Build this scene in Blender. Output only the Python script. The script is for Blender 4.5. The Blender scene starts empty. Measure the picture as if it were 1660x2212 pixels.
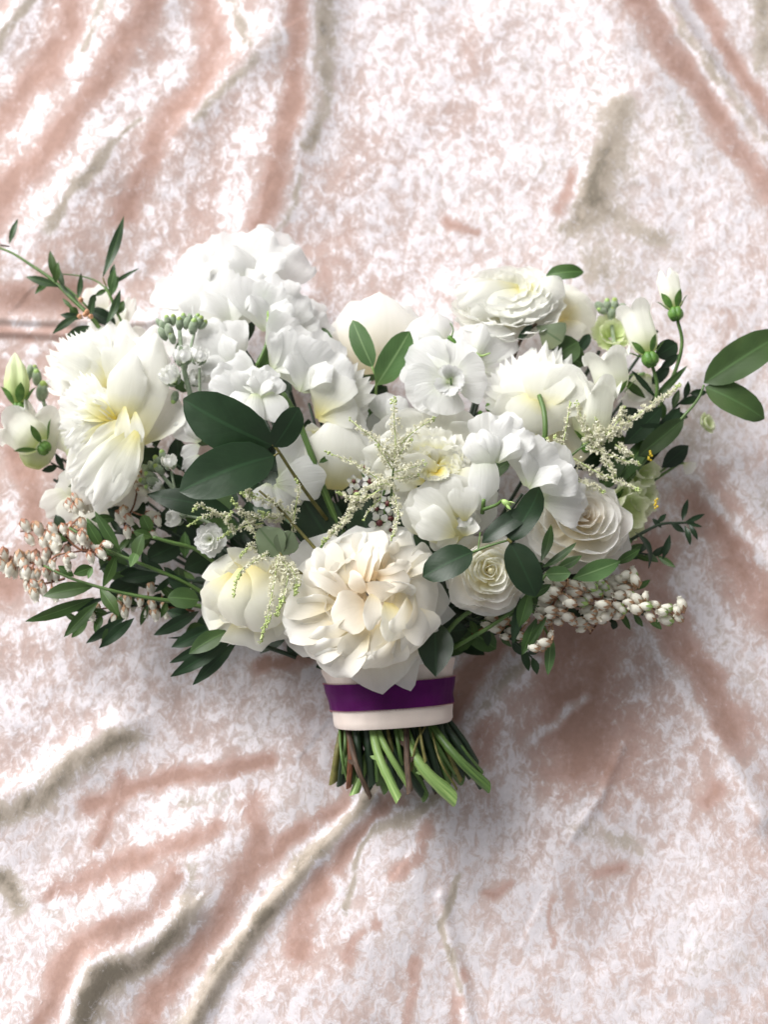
import bpy, math, random
import numpy as np
from mathutils import Vector, Matrix, noise, Quaternion

RN = random.Random(11)
sc = bpy.context.scene
COL = sc.collection

# ---------------------------------------------------------------- camera
DIST = 1.0
TILT = math.radians(14)
LENS = 72.0
cd = bpy.data.cameras.new("camera")
cam = bpy.data.objects.new("camera", cd)
COL.objects.link(cam)
cd.sensor_fit = 'HORIZONTAL'
cd.sensor_width = 36.0
cd.lens = LENS
cd.clip_start = 0.05
cd.clip_end = 50
CAMP = Vector((0, -DIST * math.sin(TILT), DIST * math.cos(TILT)))
cam.location = CAMP
cam.rotation_euler = (TILT, 0, 0)
cd.dof.use_dof = True
cd.dof.focus_distance = 0.875
cd.dof.aperture_fstop = 7.5
sc.camera = cam
CF = Vector((0, math.sin(TILT), -math.cos(TILT)))
CU = Vector((0, math.cos(TILT), math.sin(TILT)))
CR = Vector((1, 0, 0))
FP = 1660 * LENS / 36.0

# ---------------------------------------------------------------- daylight: soft, overcast, key from the upper left
SUN_EL, SUN_AZ = math.radians(36), math.radians(-44)   # azimuth clockwise from the top of the picture
w = bpy.data.worlds.new("World")
sc.world = w
w.use_nodes = True
wt = w.node_tree
bg = wt.nodes["Background"]
sky = wt.nodes.new("ShaderNodeTexSky")
sky.sky_type = 'NISHITA'
sky.sun_disc = False
sky.sun_elevation = SUN_EL
sky.sun_rotation = SUN_AZ
sky.dust_density = 4.0
hsv = wt.nodes.new("ShaderNodeHueSaturation")
hsv.inputs["Saturation"].default_value = 0.03
wt.links.new(sky.outputs[0], hsv.inputs["Color"])
wt.links.new(hsv.outputs[0], bg.inputs["Color"])
bg.inputs["Strength"].default_value = 0.095
sl = bpy.data.lights.new("sun", 'SUN')
sl.energy = 3.4
sl.angle = math.radians(42)
sl.color = (1.0, 0.978, 0.955)
so = bpy.data.objects.new("sun", sl)
COL.objects.link(so)
sdir = Vector((math.sin(SUN_AZ) * math.cos(SUN_EL), math.cos(SUN_AZ) * math.cos(SUN_EL), math.sin(SUN_EL)))
so.rotation_euler = sdir.to_track_quat('Z', 'Y').to_euler()
so.location = sdir * 3
sc.view_settings.view_transform = 'Standard'
sc.view_settings.look = 'None'
sc.view_settings.exposure = 0.36
sc.view_settings.gamma = 1

# ---------------------------------------------------------------- placing by picture point and real height above the cloth (cm)
def P(x, y, h=0.0):
    d = CF * FP + CR * (x - 830) + CU * (1106 - y)
    t = (h / 100 - CAMP.z) / d.z
    return CAMP + d * t

def px(h):
    return (CAMP.z - h / 100) / math.cos(TILT) / FP      # metres per picture unit at that height

def VD(a=0, b=0, c=1):
    return (CR * a + CU * b - CF * c).normalized()

# ---------------------------------------------------------------- objects
def thing(name, label, cat, loc, group=None):
    o = bpy.data.objects.new(name, None)
    COL.objects.link(o)
    o.empty_display_size = 0.005
    o.location = loc
    o['label'] = label
    o['category'] = cat
    if group:
        o['group'] = group
    return o

def wloc(o):
    v = Vector((0, 0, 0))
    while o is not None:
        v = v + Vector(o.location)
        o = o.parent
    return v

def mesh_obj(name, verts, faces, mat, parent=None, uvs=None, smooth=True, label=None, kind=None):
    off = wloc(parent) if parent else Vector((0, 0, 0))
    me = bpy.data.meshes.new(name)
    me.from_pydata([tuple(v - off) for v in verts], [], faces)
    if smooth:
        me.shade_smooth()
    if uvs is not None:
        uvl = me.uv_layers.new(name="UVMap")
        idx = np.empty(len(me.loops), dtype=np.int32)
        me.loops.foreach_get("vertex_index", idx)
        uvl.data.foreach_set("uv", np.asarray(uvs, dtype=np.float32)[idx].ravel())
    me.materials.append(mat)
    o = bpy.data.objects.new(name, me)
    COL.objects.link(o)
    if parent:
        o.parent = parent
    if label:
        o['label'] = label
    if kind:
        o['kind'] = kind
    return o

def shared(name, me, parent, M, smooth=True):
    o = bpy.data.objects.new(name, me)
    COL.objects.link(o)
    o.parent = parent
    Ml = Matrix.Translation(-wloc(parent)) @ M
    o.matrix_basis = Ml
    return o

# ---------------------------------------------------------------- materials
def newmat(name):
    m = bpy.data.materials.new(name)
    m.use_nodes = True
    nt = m.node_tree
    b = nt.nodes["Principled BSDF"]
    return m, nt, b

def N_(nt, t, **k):
    n = nt.nodes.new(t)
    for a, v in k.items():
        setattr(n, a, v)
    return n

def ramp(nt, stops, fac):
    r = nt.nodes.new("ShaderNodeValToRGB")
    e = r.color_ramp.elements
    while len(e) < len(stops):
        e.new(0.5)
    for i, (p, c) in enumerate(stops):
        e[i].position = p
        e[i].color = (*c, 1)
    nt.links.new(fac, r.inputs[0])
    return r

def petal_mat(name, stops, transl=0.5, rough=0.5, vein=0.22):
    m, nt, b = newmat(name)
    L = nt.links.new
    uv = N_(nt, "ShaderNodeUVMap")
    sep = N_(nt, "ShaderNodeSeparateXYZ")
    L(uv.outputs[0], sep.inputs[0])
    tc = N_(nt, "ShaderNodeTexCoord")
    nz = N_(nt, "ShaderNodeTexNoise")
    nz.inputs["Scale"].default_value = 60
    nz.inputs["Detail"].default_value = 4
    L(tc.outputs["Object"], nz.inputs["Vector"])
    ad = N_(nt, "ShaderNodeMath", operation='MULTIPLY_ADD')
    L(nz.outputs["Fac"], ad.inputs[0])
    ad.inputs[1].default_value = 0.25
    L(sep.outputs[1], ad.inputs[2])
    sb = N_(nt, "ShaderNodeMath", operation='SUBTRACT')
    L(ad.outputs[0], sb.inputs[0]); sb.inputs[1].default_value = 0.125
    r = ramp(nt, stops, sb.outputs[0])
    oi = N_(nt, "ShaderNodeObjectInfo")
    hs = N_(nt, "ShaderNodeHueSaturation")
    mr = N_(nt, "ShaderNodeMapRange")
    L(oi.outputs["Random"], mr.inputs["Value"])
    mr.inputs["To Min"].default_value = 0.93
    mr.inputs["To Max"].default_value = 1.03
    L(mr.outputs[0], hs.inputs["Value"])
    L(r.outputs[0], hs.inputs["Color"])
    # fine lengthwise veins
    mp = N_(nt, "ShaderNodeMapping")
    mp.inputs["Scale"].default_value = (13, 1.6, 1)
    L(uv.outputs[0], mp.inputs[0])
    vn = N_(nt, "ShaderNodeTexNoise")
    vn.inputs["Scale"].default_value = 1.0
    vn.inputs["Detail"].default_value = 3
    vn.inputs["Distortion"].default_value = 0.5
    L(mp.outputs[0], vn.inputs["Vector"])
    bp = N_(nt, "ShaderNodeBump")
    bp.inputs["Strength"].default_value = vein
    bp.inputs["Distance"].default_value = 0.0009
    cz = N_(nt, "ShaderNodeTexNoise"); cz.inputs["Scale"].default_value = 330; cz.inputs["Detail"].default_value = 3; L(tc.outputs["Object"], cz.inputs["Vector"])
    ch = N_(nt, "ShaderNodeMath", operation='MULTIPLY_ADD'); L(cz.outputs["Fac"], ch.inputs[0]); ch.inputs[1].default_value = 0.35; L(vn.outputs["Fac"], ch.inputs[2])
    L(ch.outputs[0], bp.inputs["Height"])
    mxv = N_(nt, "ShaderNodeMix", data_type='RGBA', blend_type='MULTIPLY')
    mxv.inputs[0].default_value = 1.0
    vr = ramp(nt, [(0.3, (0.965, 0.965, 0.955)), (0.6, (1, 1, 1))], vn.outputs["Fac"])
    L(hs.outputs[0], mxv.inputs[6]); L(vr.outputs[0], mxv.inputs[7])
    col = mxv.outputs[2]
    L(col, b.inputs["Base Color"])
    b.inputs["Roughness"].default_value = rough
    b.inputs["Specular IOR Level"].default_value = 0.25
    b.inputs["Sheen Weight"].default_value = 0.08
    L(bp.outputs[0], b.inputs["Normal"])
    tr = N_(nt, "ShaderNodeBsdfTranslucent")
    L(col, tr.inputs["Color"]); L(bp.outputs[0], tr.inputs["Normal"])
    mx = N_(nt, "ShaderNodeMixShader")
    mx.inputs[0].default_value = transl
    L(b.outputs[0], mx.inputs[1]); L(tr.outputs[0], mx.inputs[2])
    L(mx.outputs[0], nt.nodes["Material Output"].inputs[0])
    return m

W1 = (0.87, 0.87, 0.85)
M_white = petal_mat("white petal", [(0.0, (0.70, 0.76, 0.50)), (0.22, (0.84, 0.86, 0.78)), (0.5, (0.92, 0.925, 0.905)), (1, (0.94, 0.94, 0.93))])
M_peony = petal_mat("peony petal", [(0.0, (0.92, 0.86, 0.42)), (0.18, (0.93, 0.91, 0.66)), (0.42, (0.93, 0.93, 0.86)), (1, (0.94, 0.94, 0.91))])
M_yel = petal_mat("peony heart petal", [(0.0, (0.92, 0.74, 0.10)), (0.25, (0.93, 0.83, 0.28)), (0.6, (0.93, 0.91, 0.62)), (1, (0.94, 0.94, 0.86))])
M_cream = petal_mat("cream rose petal", [(0.0, (0.92, 0.80, 0.36)), (0.25, (0.93, 0.88, 0.60)), (0.6, (0.93, 0.925, 0.83)), (1, (0.94, 0.935, 0.88))])
M_peach = petal_mat("blush rose petal", [(0.0, (0.94, 0.80, 0.60)), (0.3, (0.95, 0.875, 0.75)), (0.65, (0.95, 0.91, 0.83)), (1, (0.95, 0.93, 0.875))])
M_ivory = petal_mat("ivory rose petal", [(0.0, (0.91, 0.82, 0.58)), (0.3, (0.93, 0.89, 0.78)), (0.7, (0.94, 0.925, 0.88)), (1, (0.94, 0.94, 0.915))])
M_pea = petal_mat("sweet pea petal", [(0.0, (0.76, 0.84, 0.56)), (0.18, (0.86, 0.88, 0.80)), (0.5, (0.885, 0.89, 0.875)), (1, (0.90, 0.90, 0.895))], transl=0.5, vein=0.5)
M_gpet = petal_mat("pale green petal", [(0.0, (0.46, 0.60, 0.18)), (0.4, (0.70, 0.80, 0.42)), (0.8, (0.82, 0.88, 0.60)), (1, (0.88, 0.90, 0.72))], transl=0.35, vein=0.5)
M_bell = petal_mat("bellflower petal", [(0.0, (0.60, 0.70, 0.28)), (0.2, (0.84, 0.86, 0.68)), (0.5, (0.91, 0.915, 0.84)), (1, (0.93, 0.93, 0.88))], vein=0.4)

def leaf_mat(name, top, back, rib, rough=0.38, veinamt=0.22, transl=0.18, spec=0.5):
    m, nt, b = newmat(name)
    L = nt.links.new
    uv = N_(nt, "ShaderNodeUVMap")
    sep = N_(nt, "ShaderNodeSeparateXYZ")
    L(uv.outputs[0], sep.inputs[0])
    d = N_(nt, "ShaderNodeMath", operation='SUBTRACT'); L(sep.outputs[0], d.inputs[0]); d.inputs[1].default_value = 0.5
    a = N_(nt, "ShaderNodeMath", operation='ABSOLUTE'); L(d.outputs[0], a.inputs[0])
    # side veins slanting forward
    q = N_(nt, "ShaderNodeMath", operation='MULTIPLY_ADD'); L(a.outputs[0], q.inputs[0]); q.inputs[1].default_value = -0.75; L(sep.outputs[1], q.inputs[2])
    s1 = N_(nt, "ShaderNodeMath", operation='MULTIPLY'); L(q.outputs[0], s1.inputs[0]); s1.inputs[1].default_value = 60
    s2 = N_(nt, "ShaderNodeMath", operation='SINE'); L(s1.outputs[0], s2.inputs[0])
    tc = N_(nt, "ShaderNodeTexCoord")
    nz = N_(nt, "ShaderNodeTexNoise"); nz.inputs["Scale"].default_value = 90; nz.inputs["Detail"].default_value = 5
    L(tc.outputs["Object"], nz.inputs["Vector"])
    rr = ramp(nt, [(0.3, tuple(c * 0.72 for c in top)), (0.7, tuple(c * 1.25 for c in top))], nz.outputs["Fac"])
    nb = N_(nt, "ShaderNodeTexNoise"); nb.inputs["Scale"].default_value = 28; nb.inputs["Detail"].default_value = 6; L(tc.outputs["Object"], nb.inputs["Vector"])
    rro = ramp(nt, [(0.35, tuple(c * 0.8 for c in top)), (0.55, tuple(c * 1.05 for c in top)), (0.75, (top[0] * 2.1, top[1] * 1.5, top[2] * 1.3))], nb.outputs["Fac"])
    mb = N_(nt, "ShaderNodeMix", data_type='RGBA'); mb.inputs[0].default_value = 0.5; L(rr.outputs[0], mb.inputs[6]); L(rro.outputs[0], mb.inputs[7])
    rg_ = N_(nt, "ShaderNodeMapRange"); L(nb.outputs["Fac"], rg_.inputs["Value"]); rg_.inputs["To Min"].default_value = rough - .14; rg_.inputs["To Max"].default_value = rough + .22; L(rg_.outputs[0], b.inputs["Roughness"])
    vv = ramp(nt, [(0.93, (0, 0, 0)), (1.0, (veinamt, veinamt, veinamt))], s2.outputs[0])
    mxa = N_(nt, "ShaderNodeMix", data_type='RGBA'); L(vv.outputs[0], mxa.inputs[0]); L(mb.outputs[2], mxa.inputs[6])
    mxa.inputs[7].default_value = (*[c * 0.6 + t * 0.6 for c, t in zip(rib, top)], 1)
    rb = ramp(nt, [(0.0, (1, 1, 1)), (0.022, (0.8, 0.8, 0.8)), (0.045, (0, 0, 0))], a.outputs[0])
    mxb = N_(nt, "ShaderNodeMix", data_type='RGBA'); L(rb.outputs[0], mxb.inputs[0]); L(mxa.outputs[2], mxb.inputs[6])
    mxb.inputs[7].default_value = (*rib, 1)
    eg = ramp(nt, [(0.475, (0, 0, 0)), (0.5, (0.7, 0.7, 0.7))], a.outputs[0])
    mxe = N_(nt, "ShaderNodeMix", data_type='RGBA'); L(eg.outputs[0], mxe.inputs[0]); L(mxb.outputs[2], mxe.inputs[6])
    mxe.inputs[7].default_value = (*[c * 1.0 for c in rib], 1)
    ge = N_(nt, "ShaderNodeNewGeometry")
    mxc = N_(nt, "ShaderNodeMix", data_type='RGBA'); L(ge.outputs["Backfacing"], mxc.inputs[0]); L(mxe.outputs[2], mxc.inputs[6])
    mxc.inputs[7].default_value = (*back, 1)
    oi = N_(nt, "ShaderNodeObjectInfo")
    mr = N_(nt, "ShaderNodeMapRange"); L(oi.outputs["Random"], mr.inputs["Value"]); mr.inputs["To Min"].default_value = 0.75; mr.inputs["To Max"].default_value = 1.25
    hs = N_(nt, "ShaderNodeHueSaturation"); L(mr.outputs[0], hs.inputs["Value"]); L(mxc.outputs[2], hs.inputs["Color"])
    L(hs.outputs[0], b.inputs["Base Color"])
    b.inputs["Specular IOR Level"].default_value = spec
    bp = N_(nt, "ShaderNodeBump"); bp.inputs["Strength"].default_value = 0.3; bp.inputs["Distance"].default_value = 0.0008
    adh = N_(nt, "ShaderNodeMath", operation='MULTIPLY_ADD'); L(s2.outputs[0], adh.inputs[0]); adh.inputs[1].default_value = -0.012; L(nz.outputs["Fac"], adh.inputs[2])
    L(adh.outputs[0], bp.inputs["Height"]); L(bp.outputs[0], b.inputs["Normal"])
    tr = N_(nt, "ShaderNodeBsdfTranslucent"); L(hs.outputs[0], tr.inputs["Color"])
    mx = N_(nt, "ShaderNodeMixShader"); mx.inputs[0].default_value = transl
    L(b.outputs[0], mx.inputs[1]); L(tr.outputs[0], mx.inputs[2]); L(mx.outputs[0], nt.nodes["Material Output"].inputs[0])
    return m

L_dark = leaf_mat("dark glossy leaf", (0.014, 0.036, 0.013), (0.05, 0.09, 0.04), (0.022, 0.058, 0.022), rough=0.36)
L_mid = leaf_mat("mid green leaf", (0.042, 0.092, 0.020), (0.10, 0.16, 0.06), (0.095, 0.18, 0.05), rough=0.42)
L_light = leaf_mat("light green leaf", (0.10, 0.20, 0.065), (0.16, 0.24, 0.10), (0.24, 0.38, 0.16), rough=0.5, transl=0.3)
L_grey = leaf_mat("grey green leaf", (0.14, 0.185, 0.10), (0.17, 0.21, 0.12), (0.08, 0.13, 0.05), rough=0.6, transl=0.1)
L_needle = leaf_mat("narrow leaf", (0.032, 0.068, 0.026), (0.08, 0.13, 0.06), (0.09, 0.17, 0.06), rough=0.45)
L_olive = leaf_mat("olive green leaf", (0.036, 0.072, 0.018), (0.09, 0.14, 0.05), (0.06, 0.12, 0.035), rough=0.5)

def plain_mat(name, c1, c2, scale=120, rough=0.5, stretch=(1, 1, 1), bump=0.3, transl=0.0, sheen=0.0, uvs=False):
    m, nt, b = newmat(name)
    L = nt.links.new
    tc = N_(nt, "ShaderNodeTexCoord")
    mp = N_(nt, "ShaderNodeMapping"); mp.inputs["Scale"].default_value = stretch
    L(tc.outputs["UV" if uvs else "Object"], mp.inputs[0])
    nz = N_(nt, "ShaderNodeTexNoise"); nz.inputs["Scale"].default_value = scale; nz.inputs["Detail"].default_value = 5
    L(mp.outputs[0], nz.inputs["Vector"])
    r = ramp(nt, [(0.35, c1), (0.68, c2)], nz.outputs["Fac"])
    L(r.outputs[0], b.inputs["Base Color"])
    b.inputs["Roughness"].default_value = rough
    b.inputs["Sheen Weight"].default_value = sheen
    bp = N_(nt, "ShaderNodeBump"); bp.inputs["Strength"].default_value = bump; bp.inputs["Distance"].default_value = 0.0006
    L(nz.outputs["Fac"], bp.inputs["Height"]); L(bp.outputs[0], b.inputs["Normal"])
    if transl:
        tr = N_(nt, "ShaderNodeBsdfTranslucent"); L(r.outputs[0], tr.inputs["Color"])
        mx = N_(nt, "ShaderNodeMixShader"); mx.inputs[0].default_value = transl
        L(b.outputs[0], mx.inputs[1]); L(tr.outputs[0], mx.inputs[2]); L(mx.outputs[0], nt.nodes["Material Output"].inputs[0])
    return m

S_green = plain_mat("green stem", (0.06, 0.13, 0.025), (0.12, 0.21, 0.05), 150, 0.5, (1, 1, 1))
S_light = plain_mat("light green stem", (0.13, 0.24, 0.06), (0.28, 0.40, 0.13), 1.0, 0.42, (14, 1.6, 1), 0.5, uvs=True)
S_mid = plain_mat("mid green stem", (0.045, 0.10, 0.022), (0.13, 0.22, 0.055), 1.0, 0.42, (12, 2, 1), 0.5, uvs=True)
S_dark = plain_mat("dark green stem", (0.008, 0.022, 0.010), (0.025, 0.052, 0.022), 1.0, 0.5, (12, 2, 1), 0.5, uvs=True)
S_brown = plain_mat("brown bark", (0.030, 0.016, 0.010), (0.13, 0.08, 0.05), 1.0, 0.7, (6, 5, 1), 1.0, uvs=True)
S_rust = plain_mat("reddish bark", (0.035, 0.012, 0.007), (0.24, 0.085, 0.03), 1.0, 0.7, (6, 4, 1), 1.0, uvs=True)
S_olive = plain_mat("olive twig", (0.09, 0.09, 0.02), (0.17, 0.15, 0.04), 260, 0.6)
S_cut = plain_mat("cut stem end", (0.30, 0.42, 0.16), (0.50, 0.60, 0.32), 400, 0.6)
M_sage = plain_mat("woolly bud", (0.20, 0.27, 0.17), (0.34, 0.41, 0.28), 400, 0.7, bump=0.6, sheen=0.5)
M_calyx = plain_mat("green calyx", (0.06, 0.16, 0.02), (0.14, 0.28, 0.05), 220, 0.5, bump=0.8)
M_limec = plain_mat("lime calyx", (0.26, 0.42, 0.10), (0.40, 0.56, 0.20), 220, 0.5)
M_redc = plain_mat("rust red calyx", (0.24, 0.07, 0.04), (0.46, 0.26, 0.15), 500, 0.5)
M_brownc = plain_mat("tan calyx", (0.30, 0.15, 0.08), (0.50, 0.33, 0.19), 500, 0.5)
M_ast = plain_mat("cream floret", (0.80, 0.79, 0.62), (0.90, 0.89, 0.78), 500, 0.6, transl=0.3)
M_astg = plain_mat("green floret bud", (0.38, 0.48, 0.16), (0.56, 0.64, 0.30), 500, 0.6)
M_bellw = plain_mat("white heath bell", (0.84, 0.82, 0.70), (0.92, 0.90, 0.83), 300, 0.55, transl=0.35)
M_waxd = plain_mat("dark waxflower heart", (0.05, 0.01, 0.01), (0.14, 0.03, 0.03), 500, 0.5)
M_pollen = plain_mat("yellow stamen", (0.62, 0.44, 0.02), (0.80, 0.62, 0.06), 500, 0.6)
M_pinkb = plain_mat("pink bud", (0.52, 0.24, 0.14), (0.62, 0.36, 0.20), 500, 0.6)

# ---------------------------------------------------------------- sheets: petals and leaves
def interp(tab, v):
    for (a, x), (b, y) in zip(tab, tab[1:]):
        if v <= b:
            t = (v - a) / (b - a)
            t = t * t * (3 - 2 * t) * 0.5 + t * 0.5
            return x + (y - x) * t
    return tab[-1][1]

PROF = {
    'petal': [(0, .16), (.12, .36), (.3, .68), (.5, .90), (.7, 1.0), (.88, .95), (1, .80)],
    'fan':   [(0, .12), (.15, .34), (.35, .70), (.6, .92), (.8, 1.0), (1, .96)],
    'cup':   [(0, .35), (.15, .66), (.35, .92), (.55, 1.0), (.8, .96), (1, .74)],
    'strap': [(0, .35), (.2, .6), (.5, .88), (.75, 1.0), (.9, .9), (1, .6)],
    'leaf':  [(0, .03), (.08, .30), (.2, .66), (.36, .93), (.5, 1.0), (.65, .90), (.8, .64), (.92, .30), (1, .015)],
    'oval':  [(0, .04), (.06, .42), (.18, .80), (.36, .98), (.52, 1.0), (.7, .92), (.85, .68), (.95, .36), (1, .03)],
    'lance': [(0, .05), (.1, .34), (.3, .80), (.5, 1.0), (.7, .82), (.88, .42), (1, .02)],
    'obov':  [(0, .05), (.15, .22), (.35, .52), (.55, .84), (.72, 1.0), (.86, .86), (.95, .5), (1, .06)],
    'heart': [(0, .10), (.1, .5), (.3, .9), (.5, 1.0), (.75, .94), (1, .7)],
}

def blade(par, name, mat, B, T, W, N=(0, 0, 1), bow=0.0, cup=0.0, curl=0.0, ruf=0.0, rufn=3.0, tip='round',
          prof='petal', tr=0.28, nu=9, nv=11, twist=0.0, fold=0.0, crk=0.02, wave=0.0, side=0.0, edge=0.0, frill=0.0, frn=9.0, rag=1.0, label=None, seed=None):
    """one sheet from B to T (world points), W metres wide; N is a world vector or a (right, up, toward) triple"""
    sd = RN.random() * 100 if seed is None else seed
    rg = random.Random(sd)
    if not isinstance(N, Vector):
        N = VD(*N)
    A = T - B
    Ln = A.length
    a = A / Ln
    N = (N - a * N.dot(a))
    if N.length < 1e-4:
        N = a.orthogonal()
    N.normalize()
    S = a.cross(N)
    if twist:
        q = Quaternion(a, twist)
        N = q @ N
        S = q @ S
    leafy = prof in ('leaf', 'oval', 'lance', 'obov')
    teeth = None
    if tip == 'teeth':
        teeth = [rg.uniform(0.02, 0.15) * (1 if i % 2 else -0.4) for i in range(nu)]
    vs, uvs = [], []
    ph, ph2 = rg.uniform(0, 6.28), rg.uniform(0, 6.28)
    off = Vector((sd * 3.1, sd * 1.7, sd))
    for j in range(nv):
        v = j / (nv - 1)
        wv = interp(PROF[prof], v) * W / 2
        for i in range(nu):
            u = -1 + 2 * i / (nu - 1)
            if leafy:
                end = 1.0
            elif tip == 'point':
                end = 1 - tr * abs(u) ** 1.05
            elif tip == 'notch':
                end = 1 - tr * abs(u) ** 2.4 - 0.10 * math.exp(-(u / 0.22) ** 2)
            elif tip == 'teeth':
                end = 1 - tr * abs(u) ** 2 - teeth[i]
            else:
                end = 1 - tr * abs(u) ** 2.3
            end += rag * ((noise.noise(Vector((u * 2.3, sd, 0))) * 0.06 + noise.noise(Vector((u * 8, sd, 3))) * 0.025) if not leafy else 0)
            y = v * (end if not leafy else 1)
            if not leafy:
                y = v * (1 + (end - 1) * v * v)
            x = wv * u * (1 + edge * 0.05 * math.sin(v * 23 + ph2))
            h = 4 * v * (1 - v) * bow * Ln
            if v > 0.5:
                h += curl * Ln * ((v - 0.5) / 0.5) ** 2
            h += cup * wv * u * u + fold * wv * abs(u)
            h += ruf * Ln * v ** 2 * (math.sin(rufn * math.pi * u + ph) * 0.6 + math.sin(rufn * 1.73 * u * math.pi + ph2) * 0.4) * (0.4 + 0.6 * abs(u))
            h += wave * Ln * math.sin(v * 9 + ph) * (u ** 2) * (1 if u > 0 else -0.8)
            if frill:
                e = max(abs(u), v * 0.97)
                tht = math.atan2(u, v - 0.35)
                h += frill * Ln * e ** 5 * (0.6 * math.sin(frn * tht + ph) + 0.5 * math.sin(frn * 1.9 * tht + ph2)) * min(1, v * 2.2)
            c = noise.noise(Vector((x * 60 + off.x, y * Ln * 60 + off.y, off.z)))
            h += crk * Ln * (c + 0.45 * noise.noise(Vector((x * 170 + off.x, y * Ln * 120 + off.y, off.z))))
            sx = side * Ln * v * v
            p = B + a * (y * Ln) + S * (x + sx) + N * h
            vs.append(p)
            uvs.append(((u + 1) / 2, v))
    fs = []
    for j in range(nv - 1):
        for i in range(nu - 1):
            k = j * nu + i
            fs.append((k, k + 1, k + 1 + nu, k + nu))
    return mesh_obj(name, vs, fs, mat, par, uvs, label=label)

def pet(par, mat, b, t, W, name='petal', **k):
    """sheet given by picture points with heights: b, t = (x, y, h)"""
    hm = (b[2] + t[2]) / 2
    return blade(par, name, mat, P(*b), P(*t), W * px(hm), **k)

def leaf(par, mat, b, t, W, name='leaf', prof='oval', fold=0.18, bow=0.05, crk=0.008, nu=7, nv=12, wave=0.012, **k):
    return pet(par, mat, b, t, W, name=name, prof=prof, fold=fold, bow=bow, crk=crk, nu=nu, nv=nv, wave=wave, **k)

# ---------------------------------------------------------------- tubes
def crom(pts, n=6):
    out = []
    q = [pts[0] * 2 - pts[1]] + list(pts) + [pts[-1] * 2 - pts[-2]]
    for i in range(1, len(q) - 2):
        p0, p1, p2, p3 = q[i - 1:i + 3]
        for k in range(n):
            t = k / n
            out.append(0.5 * ((2 * p1) + (-p0 + p2) * t + (2 * p0 - 5 * p1 + 4 * p2 - p3) * t * t + (-p0 + 3 * p1 - 3 * p2 + p3) * t ** 3))
    out.append(pts[-1])
    return out

def tube_geo(pts, r0, r1, ns=7, n=5, lump=0.0, cut=0.0, flat=1.0):
    c = crom(pts, n)
    vs, fs, uvs = [], [], []
    m = len(c)
    up = Vector((0.3, 0.2, 1)).normalized()
    for j in range(m):
        t = (c[min(j + 1, m - 1)] - c[max(j - 1, 0)]).normalized()
        s = t.cross(up)
        if s.length < 1e-3:
            s = t.orthogonal()
        s.normalize()
        b = s.cross(t)
        f = j / (m - 1)
        r = r0 + (r1 - r0) * f
        for i in range(ns):
            an = 2 * math.pi * i / ns
            rr = r * (1 + lump * noise.noise(c[j] * 140 + Vector((i * .7, 0, 0))) + lump * .5 * noise.noise(c[j] * 420))
            d = 0
            if cut and j == m - 1:
                d = cut * r * math.cos(an)
            vs.append(c[j] + s * (rr * math.cos(an)) + b * (rr * flat * math.sin(an)) + t * d)
            uvs.append((i / ns, f))
    for j in range(m - 1):
        for i in range(ns):
            k = j * ns
            fs.append((k + i, k + (i + 1) % ns, k + ns + (i + 1) % ns, k + ns + i))
    fs.append(tuple(range(ns - 1, -1, -1)))
    fs.append(tuple(range((m - 1) * ns, m * ns)))
    return vs, fs, uvs

def tube(par, name, mat, pts, w0, w1=None, **k):
    """pts = picture points with heights, widths in picture units"""
    w1 = w0 if w1 is None else w1
    q = [P(*p) for p in pts]
    vs, fs, uvs = tube_geo(q, w0 * px(pts[0][2]) / 2, w1 * px(pts[-1][2]) / 2, **k)
    return mesh_obj(name, vs, fs, mat, par, uvs)

def join_geo(parts):
    V, F = [], []
    for vs, fs in parts:
        o = len(V)
        V += vs
        F += [tuple(i + o for i in f) for f in fs]
    return V, F

# ---------------------------------------------------------------- small lathe bodies
def lathe(profile, ns=8, lobes=0, lob=0.0, cap=True, ribs=0, rib=0.0):
    vs, fs = [], []
    m = len(profile)
    for j, (r, z) in enumerate(profile):
        for i in range(ns):
            an = 2 * math.pi * i / ns
            zz = z
            rr = r * (1 + rib * math.cos(an * ribs))
            if lobes and j >= m - 1:
                zz = z + lob * (1 if i % 2 else -0.2)
                rr = r * (1.15 if i % 2 else 0.9)
            vs.append(Vector((rr * math.cos(an), rr * math.sin(an), zz)))
    for j in range(m - 1):
        for i in range(ns):
            k = j * ns
            fs.append((k + i, k + (i + 1) % ns, k + ns + (i + 1) % ns, k + ns + i))
    if cap:
        fs.append(tuple(range(ns - 1, -1, -1)))
    return vs, fs

def shared_mesh(name, vs, fs, mat):
    me = bpy.data.meshes.new(name)
    me.from_pydata([tuple(v) for v in vs], [], fs)
    me.shade_smooth()
    me.materials.append(mat)
    return me

def aim(loc, d, s, roll=0.0, stretch=1.0):
    q = d.to_track_quat('Z', 'Y')
    return Matrix.Translation(loc) @ q.to_matrix().to_4x4() @ Matrix.Rotation(roll, 4, 'Z') @ Matrix.Diagonal((s, s, s * stretch, 1))

def sphere_geo(c, r, d=None, st=1.0, ns=6, nr=4):
    vs, fs = [], []
    q = (d or Vector((0, 0, 1))).to_track_quat('Z', 'Y')
    for j in range(nr + 1):
        a = math.pi * j / nr
        rr = max(math.sin(a), 0.04)
        for i in range(ns):
            b = 2 * math.pi * i / ns
            vs.append(c + q @ Vector((rr * math.cos(b) * r, rr * math.sin(b) * r, -math.cos(a) * r * st)))
    for j in range(nr):
        for i in range(ns):
            k = j * ns
            fs.append((k + i, k + (i + 1) % ns, k + ns + (i + 1) % ns, k + ns + i))
    return vs, fs

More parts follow.
